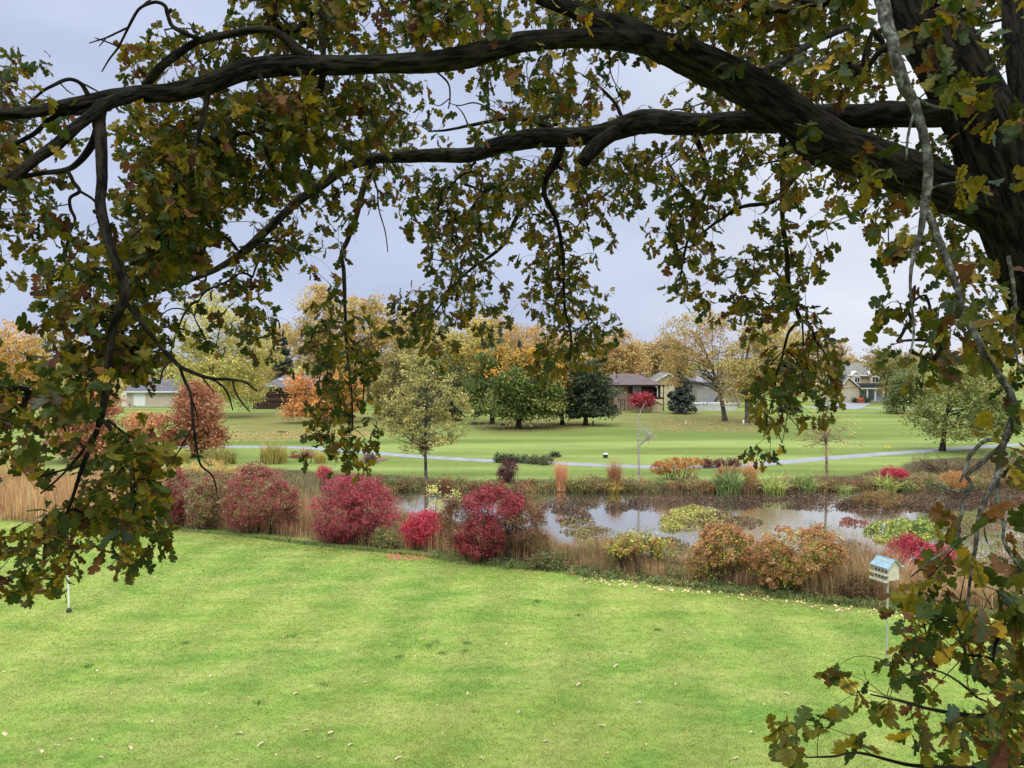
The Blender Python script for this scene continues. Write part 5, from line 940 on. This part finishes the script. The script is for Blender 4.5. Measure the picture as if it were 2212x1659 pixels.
L2 = limb('limb', [(2060, 232, 34, D1), (1980, 246, 27, 6.5), (1800, 252, 25, 7.2), (1640, 262, 24, 8), (1475, 267, 24, 8.6), (1410, 262, 24, 8.9), (1371, 266, 24, 9.1), (1304, 288, 21, 9.4), (1220, 296, 20, 9.8), (1137, 300, 20, 10.1), (1075, 316, 19, 10.4), (1021, 334, 16, 10.6), (937, 336, 14, 10.8), (837, 340, 12, 11), (770, 352, 11, 11), (733, 372, 9.5, 11), (685, 408, 9.5, 11), (633, 443, 9, 11), (550, 523, 9, 10.9), (500, 562, 7, 10.8), (450, 590, 6, 10.8), (350, 628, 4, 10.8)], sides=26, ridge=8)
limb('broken_stub', [(1335, 282, 16, 9.2), (1300, 305, 16, 9.15), (1274, 330, 16, 9.1), (1260, 352, 13, 9.05)], sides=14, ridge=5, skel=False)
limb('limb', [(1440, 112, 30, 6.75), (1350, 62, 24, 6.9), (1290, 42, 19, 7.05), (1220, 15, 17, 7.2), (1137, -20, 15, 7.4), (1040, -70, 12, 7.6)], sides=22, ridge=7)
limb('limb', [(1790, 300, 34, 6.5), (1760, 320, 34, 6.45), (1700, 262, 20, 6.9), (1640, 200, 14, 7.5), (1608, 183, 10, 8), (1680, 140, 9, 8.2), (1745, 98, 8, 8.4), (1830, 60, 6, 8.6)], sides=12)
br = lambda pts, **k: limb('branch', pts, sides=k.pop('sides', 8), **k)
br([(214, 225, 15, 6.55), (213, 262, 14, 6.4), (217, 300, 12, 6.3), (221, 383, 11.5, 6.2), (217, 443, 11, 6.1), (233, 517, 10.5, 6), (257, 585, 9.5, 5.95), (272, 636, 9, 5.9), (250, 690, 8.5, 5.9), (238, 735, 8, 5.9), (230, 840, 7.5, 5.8), (213, 920, 6, 5.8), (180, 1003, 4.6, 5.75), (160, 1064, 3.4, 5.7), (140, 1120, 2.4, 5.7)], sides=12, ridge=5)
br([(219, 906, 5, 5.8), (238, 925, 4.6, 5.8), (253, 955, 4.2, 5.8), (257, 996, 3.6, 5.8), (282, 1040, 2.4, 5.8), (300, 1090, 1.8, 5.7)])
br([(232, 906, 3.6, 5.8), (275, 940, 3, 5.8), (310, 952, 2.2, 5.8)])
br([(205, 935, 3.4, 5.8), (170, 985, 3, 5.7), (130, 1030, 2.4, 5.6), (88, 1066, 2, 5.5)]); br([(180, 1003, 2.6, 5.75), (120, 1020, 2.2, 5.7), (70, 1034, 1.8, 5.6)])
br([(290, 203, 13, 6.55), (240, 222, 13, 6.4), (200, 246, 12, 6.3), (133, 302, 12, 6.2), (67, 352, 11.5, 6.1), (0, 402, 11, 6), (-80, 455, 9, 5.9)], sides=12, ridge=5)
br([(230, 226, 7, 6.5), (180, 242, 6, 6.5), (117, 252, 5.5, 6.5), (67, 293, 5, 6.5), (0, 325, 4.5, 6.5), (-60, 350, 4, 6.5)])
br([(214, 270, 9, 6.4), (196, 318, 8, 6.4), (167, 352, 7, 6.4), (143, 367, 6, 6.4), (90, 374, 5.5, 6.4), (40, 383, 5, 6.4), (-30, 400, 4, 6.4)])
br([(146, 369, 4.6, 6.4), (160, 395, 4.2, 6.35), (172, 413, 3.8, 6.3), (152, 427, 3.6, 6.3), (152, 450, 3.4, 6.3), (162, 475, 3, 6.3), (148, 510, 2.8, 6.2), (143, 550, 2.2, 6.2)])
br([(172, 413, 3.2, 6.3), (200, 430, 2.6, 6.3), (218, 455, 2.2, 6.3)])
br([(312, 185, 9, 6.7), (345, 148, 9, 6.65), (383, 117, 9, 6.6), (433, 87, 8, 6.6), (500, 73, 8, 6.7), (567, 63, 8, 6.8), (610, 78, 9, 6.9), (640, 104, 11, 6.95), (668, 125, 12, 7)], sides=10)
br([(436, 86, 5.5, 6.6), (405, 74, 5, 6.5), (373, 57, 4.8, 6.5), (362, 32, 4.4, 6.45), (356, 12, 4, 6.4), (333, 5, 3.6, 6.4), (300, 20, 3.2, 6.4), (277, 60, 2.8, 6.4), (257, 100, 2.3, 6.4), (236, 128, 1.9, 6.4), (220, 155, 1.3, 6.4)], skel=False)
br([(279, 58, 2.4, 6.4), (250, 72, 2.1, 6.4), (228, 82, 1.9, 6.4), (193, 93, 1.2, 6.4)], skel=False); br([(256, 100, 2, 6.4), (235, 92, 1.6, 6.4), (206, 82, 1.2, 6.4)], skel=False); br([(228, 84, 1.4, 6.4), (214, 100, 1, 6.4)], skel=False); br([(363, 28, 4.5, 6.45), (370, 20, 4, 6.45)], skel=False); br([(300, 20, 2, 6.4), (318, 4, 1.8, 6.4), (340, -8, 1.4, 6.4)], skel=False)
br([(192, 208, 5.5, 6.5), (176, 182, 4.6, 6.45), (150, 171, 4, 6.4), (120, 182, 3.6, 6.4), (92, 197, 3.2, 6.4), (62, 224, 2.4, 6.4)]); br([(160, 172, 2.4, 6.4), (190, 186, 2, 6.4), (212, 198, 1.5, 6.4)], skel=False); br([(130, 180, 1.6, 6.4), (146, 196, 1.3, 6.4), (160, 205, 1, 6.4)], skel=False)
br([(805, 348, 8, 11), (796, 385, 7.5, 10.95), (783, 412, 7, 10.9), (770, 467, 6, 10.85), (752, 515, 5.2, 10.8), (738, 550, 5, 10.75), (743, 590, 4.6, 10.7), (745, 665, 3.8, 10.6), (748, 740, 3.2, 10.5), (753, 790, 2.4, 10.5), (760, 850, 2, 10.4), (762, 930, 1.6, 10.3)])
br([(750, 740, 2.6, 10.5), (775, 770, 2.2, 10.5), (786, 810, 1.8, 10.5), (784, 870, 1.4, 10.4)])
br([(800, 372, 2.4, 10.9), (815, 410, 2, 10.9), (818, 450, 1.6, 10.9), (832, 500, 1.3, 10.9), (838, 545, 1, 10.9)], skel=False)
br([(1212, 318, 11, 9.9), (1200, 350, 10, 9.9), (1179, 383, 7.5, 10), (1177, 423, 5.6, 10.2), (1192, 455, 5, 10.3), (1204, 483, 5, 10.4), (1216, 547, 4.2, 10.5), (1217, 586, 3.8, 10.6), (1220, 663, 3, 10.7), (1234, 727, 2.2, 10.8), (1230, 780, 1.6, 10.8)])
br([(1177, 418, 5.4, 10.2), (1152, 428, 5.2, 10.3), (1133, 440, 5, 10.5), (1106, 490, 4.6, 10.7), (1093, 523, 4, 10.9), (1060, 553, 3.6, 11), (1030, 572, 3.2, 11.1), (995, 602, 2.8, 11.2), (965, 640, 2.2, 11.3), (930, 690, 1.6, 11.3)])
br([(1060, 395, 3.6, 10.6), (1040, 420, 3.2, 10.7), (1010, 462, 2.8, 10.8), (985, 498, 2.2, 10.9), (960, 520, 1.6, 11)])
br([(1222, 640, 2.4, 10.7), (1250, 662, 2.1, 10.7), (1275, 690, 1.7, 10.7), (1300, 715, 1.2, 10.7)])
br([(1190, 278, 5.5, 10), (1150, 260, 5, 10), (1090, 257, 4.6, 10.1), (1050, 264, 4.2, 10.2), (1010, 272, 3.6, 10.3), (965, 281, 2.8, 10.4), (925, 284, 1.8, 10.5)]); br([(1090, 257, 2.2, 10.1), (1060, 236, 1.9, 10.1), (1025, 222, 1.6, 10.2), (992, 228, 1.2, 10.2), (968, 222, .9, 10.2)], skel=False); br([(1012, 272, 1.8, 10.3), (1000, 245, 1.4, 10.3), (985, 228, 1, 10.3)], skel=False)
br([(1344, 255, 4.4, 9.2), (1330, 225, 3.8, 9.2), (1308, 200, 3.2, 9.2), (1284, 178, 2.4, 9.2), (1258, 163, 1.6, 9.2)])
br([(938, 150, 2.4, 7.05), (968, 180, 2, 7), (972, 215, 1.7, 7), (968, 235, 1.4, 7)], skel=False); br([(972, 212, 1.5, 7), (950, 228, 1.2, 7), (934, 224, .9, 7)], skel=False); br([(1316, 104, 1.8, 6.8), (1318, 150, 1.5, 6.8), (1326, 175, 1.2, 6.8), (1338, 192, .9, 6.8)], skel=False); br([(1319, 150, 1.3, 6.8), (1308, 180, .9, 6.8)], skel=False)
br([(1690, 300, 8, 6.6), (1692, 360, 6.5, 7), (1690, 430, 5.5, 7.4), (1692, 490, 5, 7.7), (1700, 550, 5, 7.9), (1704, 625, 4.6, 8), (1718, 662, 4.4, 8), (1730, 690, 4, 8)])
br([(1730, 690, 3.4, 8), (1704, 718, 3, 8), (1690, 770, 2.8, 8), (1676, 815, 2.4, 8), (1671, 864, 2, 8), (1656, 906, 1.5, 7.9), (1664, 950, 1.1, 7.9)]); br([(1731, 690, 3.2, 8), (1752, 710, 2.7, 8), (1764, 738, 2.3, 8), (1785, 768, 1.8, 8), (1796, 800, 1.3, 8)]); br([(1733, 694, 2.2, 8), (1735, 745, 1.8, 8), (1730, 790, 1.4, 8)]); br([(1765, 738, 1.6, 8), (1768, 780, 1.3, 8), (1775, 815, 1, 8)])
br([(1672, 864, 1.6, 8), (1700, 895, 1.3, 8), (1722, 920, .9, 8)])
br([(1760, 330, 8, 6.5), (1720, 380, 6, 7), (1672, 433, 5, 7.6), (1640, 441, 4.6, 7.8), (1600, 448, 4, 8), (1560, 472, 3.4, 8.1), (1520, 502, 2.4, 8.2), (1490, 540, 1.7, 8.2)])
br([(1500, 290, 7, 8.6), (1520, 340, 6, 8.7), (1530, 400, 5, 8.8), (1500, 470, 4, 8.9), (1480, 540, 3, 9), (1470, 600, 2, 9)])
br([(700, 148, 8, 7.1), (690, 200, 7, 7.3), (665, 260, 6, 7.6), (640, 330, 5, 8), (600, 385, 4, 8.3), (560, 430, 3, 8.5)])
br([(450, 190, 7, 6.8), (440, 250, 6, 6.7), (420, 320, 5, 6.6), (400, 400, 4, 6.5), (380, 470, 3.2, 6.4), (360, 540, 2.4, 6.3)]); br([(560, 160, 6, 6.9), (580, 220, 5, 6.9), (570, 300, 4, 6.8), (590, 370, 3, 6.8)])
br([(355, 758, 5.4, 6), (372, 775, 5, 6), (393, 794, 4.6, 6), (450, 816, 3.8, 6), (500, 820, 3, 6), (530, 826, 2.4, 6), (555, 845, 1.6, 6)], skel=False)
br([(452, 816, 2.6, 6), (478, 832, 2.3, 6), (493, 853, 2.1, 6), (503, 886, 1.4, 6)], skel=False); br([(502, 820, 2.4, 6), (508, 845, 2.1, 6), (520, 866, 1.9, 6), (540, 890, 1.2, 6)], skel=False); br([(430, 808, 2, 6), (450, 832, 1.7, 6), (462, 850, 1.2, 6)], skel=False)
br([(388, 792, 3.6, 6), (398, 820, 3.4, 6), (412, 853, 3.3, 6), (418, 920, 3, 6), (424, 965, 2.8, 6), (434, 1005, 2.3, 6), (460, 1030, 2, 6), (472, 1082, 1.3, 6)], skel=False); br([(417, 921, 2.1, 6), (400, 950, 1.9, 6), (386, 975, 1.6, 6), (360, 1008, 1.2, 6)], skel=False); br([(412, 853, 1.8, 6), (424, 890, 1.5, 6), (430, 925, 1, 6)], skel=False); br([(372, 776, 2.4, 6), (352, 800, 2, 6), (345, 830, 1.4, 6)])
br([(262, 640, 6, 5.9), (300, 690, 5, 5.9), (335, 735, 4.6, 6), (356, 760, 4.2, 6)])
# lichen grown dead branch in front of the trunk
DL = 4.7
lb = lambda pts, **k: limb('lichen_branch', [(x, y, r * .84, d) for x, y, r, d in pts], mat='lichen', sides=k.pop('sides', 10), jit=.05, **k)
lb([(1890, -60, 18, DL + .3), (1905, 0, 17, DL + .2), (1918, 57, 15.5, DL + .1), (1938, 133, 15, DL), (1953, 187, 15, DL), (1975, 222, 13, DL), (1992, 283, 12, DL), (2005, 350, 11.5, DL), (1999, 433, 11, DL), (1989, 500, 8, DL), (1972, 560, 5, DL), (1966, 620, 3.5, DL), (1974, 720, 3, DL), (1958, 790, 1.8, DL)], sides=16)
lb([(2001, 455, 10, DL), (2022, 505, 9, DL), (2042, 553, 9, DL - .05), (2070, 630, 8.6, DL - .1), (2085, 686, 8.4, DL - .1), (2109, 726, 8.4, DL - .15), (2128, 770, 9, DL - .2), (2166, 820, 9, DL - .2), (2185, 856, 9, DL - .2), (2192, 886, 10, DL - .2), (2182, 925, 10, DL - .2), (2168, 958, 8.5, DL - .2), (2160, 1008, 7, DL - .2), (2145, 1046, 6.2, DL - .25), (2127, 1082, 6, DL - .25), (2113, 1126, 5.6, DL - .25), (2107, 1182, 5, DL - .25), (2096, 1250, 4, DL - .25), (2088, 1330, 2.6, DL - .25)], sides=16)
lb([(2162, 1004, 5.4, DL - .2), (2154, 1062, 5, DL - .2), (2156, 1098, 4.6, DL - .2), (2168, 1128, 4.4, DL - .2), (2168, 1168, 4, DL - .2), (2186, 1202, 3.6, DL - .2), (2212, 1236, 3, DL - .2), (2250, 1270, 2, DL - .2)])
lb([(2170, 955, 6, DL - .2), (2148, 951, 5.6, DL - .2), (2129, 952, 5.4, DL - .2), (2110, 967, 5.2, DL - .2), (2094, 987, 4.8, DL - .2), (2082, 1022, 3.8, DL - .2), (2073, 1042, 2.6, DL - .2)], skel=False)
lb([(2164, 962, 6, DL - .2), (2126, 996, 5.6, DL - .2), (2097, 1018, 5.2, DL - .2), (2089, 1030, 5, DL - .2), (2099, 1048, 4.6, DL - .2), (2086, 1070, 4.6, DL - .2), (2078, 1096, 4, DL - .2), (2074, 1122, 3.8, DL - .2), (2069, 1161, 3.6, DL - .2), (2046, 1188, 3, DL - .2), (2010, 1211, 2.4, DL - .2), (1968, 1246, 1.6, DL - .2)])
lb([(2092, 1060, 3.6, DL - .2), (2062, 1061, 3.2, DL - .2), (2036, 1053, 2.8, DL - .2), (2014, 1047, 2.2, DL - .2), (1998, 1051, 1.4, DL - .2)], skel=False); lb([(2046, 1057, 1.8, DL - .2), (2038, 1072, 1.5, DL - .2), (2052, 1080, 1.1, DL - .2)], skel=False)
lb([(2178, 553, 5, DL), (2192, 640, 4.4, DL), (2189, 720, 3.6, DL), (2200, 790, 2.6, DL)]); lb([(1960, 200, 5, DL), (2010, 228, 4, DL), (2056, 236, 3.4, DL), (2068, 262, 2.4, DL)], skel=False); lb([(2003, 410, 4, DL), (2040, 398, 3.2, DL), (2080, 392, 2, DL)], skel=False); lb([(1980, 230, 4, DL), (1962, 290, 3.4, DL), (1958, 345, 2.4, DL)], skel=False)
lb([(2080, 690, 3.4, DL - .1), (2040, 700, 2.8, DL - .1), (2010, 740, 2, DL - .1)]); lb([(2072, 636, 3, DL - .1), (2055, 690, 2.6, DL - .1), (2052, 730, 1.8, DL - .1)])
br([(2330, 1490, 9, 4.7), (2200, 1520, 7, 4.6), (2130, 1546, 5.6, 4.6), (2066, 1541, 4.6, 4.55), (2006, 1531, 3.6, 4.5), (1931, 1511, 2.4, 4.5), (1880, 1500, 1.5, 4.5)])
br([(2330, 1600, 9, 4.5), (2230, 1640, 7, 4.5), (2100, 1660, 5.6, 4.5), (2020, 1656, 4.6, 4.5), (1956, 1651, 3.8, 4.5), (1856, 1626, 3, 4.45), (1800, 1634, 2.4, 4.45), (1740, 1636, 1.5, 4.4)])
br([(2330, 1330, 8, 4.6), (2230, 1350, 6, 4.5), (2160, 1372, 5, 4.5), (2090, 1350, 3.6, 4.4), (2020, 1330, 2, 4.4)])
# leaf cover read off the photograph in cells of 50 source pixels (0 none ... 9 closed)
GRID = """000000000000005777787634888886343588888888887888787343578873
000000000212236888887547887887477888888888898767788324788854
000000005656677777886467767776333477887688888888677625756745
320000027766663333333453323366655653254547468888888723245667
743000015665333333335565200367777630001133568888888834124666
863213433333456888868886511132688763200457446578777733156767
874222367678788999978876300125788764331367672376866862145878
875432475888887999976788432145566764221236663524888862113546
865344126999995898867887534454222222332367776764887663454223
855321028999998887755655223424567646786377666778899776656534
674100048999988877652454555577777777776777766777689866437776
566300178899987757765335778588855766664577744577457874344667
487520068999846434545101677775465653434776514544556684755436
577620369999634566432000577675356554103776215634413454776434
266633689999644687530000167763267534004765125642400166777454
146778788997556754430000057651367720002466457766000153467645
304888788876363630130000057643167640000364566563000013665654
202778888564266200040003677633176762000145466673000455567765
003787888444456601463205776563257774000004567665000564776875
005768888643367602675615774352036666000000257415640025777876
003777999720442102775610364000037773000000000655600465687676
006779998500100002675600042000047650000000000677710124872247
436885554000000001674600000000022000000000005777700005641136
568877110000000000575400000000000000000000017454700000000235
686875000000000000576300000000000000000000017516100000000234
554243144100000000466400000000000000000000005620000000000024
266111478500000000366400000000000000000000005600000000000045
175013689600000000145400000000000000000000000000000000000035
021024789600000000000100000000000000000000000000000000000204
000145788700000000000000000000000000000000000000000000001324
005578888600000000000000000000000000000000000000000000054223
046876767600000000000000000000000000000000000000000000144345
177641476000000000000000000000000000000000000000000000033344
565600263000000000000000000000000000000000000000000001664455
675300000000000000000000000000000000000000000000000003674556
300000000000000000000000000000000000000000000000000057765556
000000000000000000000000000000000000000000000000000056655457
000000000000000000000000000000000000000000000000000027645667
000000000000000000000000000000000000000000000000000026666666
000000000000000000000000000000000000000000000000054036535766
000000000000000000000000000000000000000000000000066335344676
000000000000000000000000000000000000000000000000056665444666
000000000000000000000000000000000000000000000041304643455566
000000000000000000000000000000000000000000000474535445655666
000000000000000000000000000000000000000000000364335356665676""".split()
DG = np.array([[int(c) for c in r] for r in GRID], float)
PT, PLL, PR = 6, 9, 7; DG = np.pad(DG, ((PT, 0), (PLL, PR)), mode='reflect')     # a little beyond the frame
ANC = np.array([(200, 200, 6.5), (300, 1300, 5.7), (100, 900, 5.9), (400, 600, 6.5), (800, 350, 7.4), (700, 800, 8.4), (1000, 1100, 10.3), (1000, 200, 7.8), (1250, 450, 10), (1400, 900, 11), (1700, 950, 10.8), (1500, 120, 6.4), (1650, 420, 9.6), (2050, 100, 6.2), (2150, 800, 8.6), (2300, 1100, 7.8), (2400, 450, 5.6), (2600, 250, 5.4), (2750, 200, 4.9), (2700, 900, 4.7), (2900, 1500, 4.4), (2600, 1900, 4.6), (2400, 2200, 4.5), (2900, 2100, 4.3)], float)
def depth_at(x, y):
    w = 1 / (((ANC[:, 0] - x) ** 2 + (ANC[:, 1] - y) ** 2) + 900) ** 1.5; return (w * ANC[:, 2]).sum() / w.sum()
CL = []; cell = 50 / 3000 * W0
for r in range(DG.shape[0]):
    for c in range(DG.shape[1]):
        d = DG[r, c]
        if d == 0: continue
        sx, sy = (c - PLL) * 50 + 25, (r - PT) * 50 + 25; dep = depth_at(sx, sy); Lp = .135 * F0 / dep
        area = .42 * Lp * Lp * .55; need = -math.log(1 - min(.955, (d / 9.2) ** 1.55)) * cell * cell / area * DENS * (1.3 if sy > 1150 and sx < 700 else 1)
        k = need / LPC; k = int(k) + (rng.random() < k % 1)
        for q in range(k):
            back = rng.random() < .28
            x = (sx + rng.uniform(-25, 25)) / 3000 * W0; y = (sy + rng.uniform(-25, 25)) / 3000 * W0
            dd = dep * (rng.uniform(1.15, 1.6) if back else rng.uniform(.9, 1.1)); CL.append(np.r_[ad(x, y - .42 * Lp, dd), d, 1. if back else 0.])
CL = np.array(CL)
# few leaves grow on the near side of the bare limbs: most sprays there sit behind the wood
MK = np.concatenate(MASK); mkd = (MK[:, :3] - CAM) @ FW; mkx = (MK[:, :3] - CAM) @ RT / mkd; mky = (MK[:, :3] - CAM) @ UP / mkd; mkr = MK[:, 3] / mkd
cd = (CL[:, :3] - CAM) @ FW; cx_ = (CL[:, :3] - CAM) @ RT / cd; cy_ = (CL[:, :3] - CAM) @ UP / cd; keep = np.ones(len(CL), bool)
for s in range(0, len(MK), 64):
    e = slice(s, s + 64); hit = (np.hypot(cx_[:, None] - mkx[None, e], cy_[:, None] - .25 * .135 / cd[:, None] - mky[None, e]) < mkr[None, e] + .10 / cd[:, None])
    lim = np.where(hit, mkd[None, e] + MK[None, e, 3], 0).max(1); bad = (lim > 0) & (cd < lim + .12)
    for i in np.nonzero(bad)[0]:
        if CL[i, 4] == 2: continue
        if rng.random() < (.42 if cx_[i] > .50 else .10): CL[i, 4] = 2
        else:
            f = (lim[i] + rng.uniform(.15, .9)) / cd[i]; CL[i, :3] = CAM + (CL[i, :3] - CAM) * f; cd[i] *= f
# twigs: every cluster is tied to the nearest wood, nearest first
S0 = np.concatenate(SK); N = len(CL)
dmin = np.full(N, 1e9); par = np.zeros(N, int)
for s in range(0, len(S0), 400):
    D = np.linalg.norm(CL[:, None, :3] - S0[None, s:s + 400], axis=2); j = D.argmin(1); v = D[np.arange(N), j]; b = v < dmin; dmin[b] = v[b]; par[b] = -1 - (j[b] + s)
done = np.zeros(N, bool); order = []; ndes = np.ones(N)
for it in range(N):
    i = np.argmin(np.where(done, 1e9, dmin)); done[i] = True; order.append(i)
    v = np.linalg.norm(CL[:, :3] - CL[i, :3], axis=1) * 1.12; b = (~done) & (v < dmin); dmin[b] = v[b]; par[b] = i
for i in order[::-1]:
    if par[i] >= 0: ndes[par[i]] += ndes[i]
tw = MB(); tdir = np.zeros((N, 3))
for i in order:
    a = CL[par[i], :3] if par[i] >= 0 else S0[-1 - par[i]]; b = CL[i, :3]; L = np.linalg.norm(b - a)
    r0 = .0021 * ndes[i] ** .45
    Pt = curve(a, b, rng.normal(0, .09 * L, 3) + np.array([0, 0, .14 * L]), 5); tdir[i] = nrm(Pt[-1] - Pt[-2])
    tube(tw, Pt, np.linspace(min(r0 * 1.25, .03), max(r0 * .7, .0016), 6), 4 if r0 < .006 else 6, cap=False)
    if rng.random() < .16:
        e = b + nrm(rng.normal(size=3) + (0, 0, -.5)) * rng.uniform(.12, .35); tube(tw, curve(b, e, rng.normal(0, .04, 3), 4), np.linspace(.0022, .0011, 5), 3, cap=False)
tw.build('twigs', 'bark', oak, True)
# leaves
n = N * LPC; ci = np.repeat(np.arange(N), LPC); base = CL[ci, :3] + rng.normal(0, .035, (n, 3)); back = CL[ci, 4]
dirs = nrm(tdir[ci] * .45 + np.array([0, -.08, -.62]) + rng.normal(0, .62, (n, 3)))
Nn = nrm(rng.normal(0, .75, (n, 3)) + np.array([0, -.35, .55])); Nn = nrm(Nn - dirs * np.sum(Nn * dirs, 1, keepdims=True)); Sd = np.cross(dirs, Nn)
Ls = (.135 * rng.uniform(.72, 1.28, n))[:, None]
OC = np.array([S(58, 76, 26), S(72, 86, 26), S(92, 98, 28), S(118, 112, 30), S(148, 128, 32), S(190, 154, 36), S(124, 82, 38), S(94, 58, 34), S(88, 104, 84)])
OW = np.array([.19, .21, .22, .19, .08, .022, .06, .04, .02])
mood = rng.integers(0, 4, N); mp_ = [OW, OW * np.array([1.6, 1.5, 1.2, .8, .5, .3, .4, .4, 1.6]), OW * np.array([.4, .6, .9, 1.4, 1.9, 1.9, 1.3, .8, .6]), OW * np.array([.6, .7, .8, 1, 1, .8, 2.4, 2.6, .5])]
kc = np.zeros(n, int)
for m_ in range(4):
    s = mood[ci] == m_; kc[s] = rng.choice(len(OC), s.sum(), p=mp_[m_] / mp_[m_].sum())
lc = OC[kc] * LK * rng.uniform(.75, 1.25, (n, 1)); edge = np.where(rng.random(n) < .3, rng.integers(3, 8, n), kc); ec = OC[edge] * LK * rng.uniform(.8, 1.2, (n, 1))
# lobed outline: stations along the midrib, half widths, forward reach of each lobe
st = np.array([0, .10, .17, .23, .29, .36, .43, .49, .545, .62, .70, .77, .825, .89, .95, 1.0])
wd_ = np.array([.014, .05, .15, .16, .065, .21, .27, .23, .09, .31, .39, .34, .16, .25, .19, .03]); fo = np.array([0, 0, .01, .03, .0, .0, .03, .06, .0, .0, .04, .08, .02, .03, .04, 0])
nm = len(st); cu = rng.normal(.0, .28, n)[:, None]; fold = rng.uniform(.05, .45, n)[:, None]; curl = rng.normal(0, .25, n)[:, None]; lob = np.array([0, 0, 1, 1, 1, 2, 2, 2, 2, 3, 3, 3, 3, 4, 4, 4]); asym = rng.uniform(.72, 1.25, (n, 5))[:, lob]; asy2 = rng.uniform(.72, 1.25, (n, 5))[:, lob]; wsc = rng.uniform(.85, 1.25, n)[:, None]
rows = []; cols = []
for k in range(nm):
    u = st[k]; mid = base + dirs * Ls * u + Nn * Ls * (cu * (u * u) + curl * .25 * np.sin(u * 5))
    wl = wd_[k] * wsc * asym[:, k:k + 1] * .80; wr_ = wd_[k] * wsc * asy2[:, k:k + 1] * .68
    rows += [mid - Sd * Ls * wl + dirs * Ls * fo[k] + Nn * Ls * wl * (fold + curl), mid, mid + Sd * Ls * wr_ + dirs * Ls * fo[k] + Nn * Ls * wr_ * (fold - curl)]
    cols += [ec, lc, ec]
V = np.stack(rows, 1).reshape(-1, 3); C = np.stack(cols, 1).reshape(-1, 3); fq = np.array([q for k in range(nm - 1) for q in ((3 * k, 3 * k + 1, 3 * k + 4, 3 * k + 3), (3 * k + 1, 3 * k + 2, 3 * k + 5, 3 * k + 4))])
Qf = (np.arange(n)[:, None, None] * (3 * nm) + fq[None]).reshape(-1, 4)
mb = MB(); mb.add(V, Qf, C=C); mb.build('foliage', 'oakleaf', oak)
print('oak clusters', N, 'leaves', n)
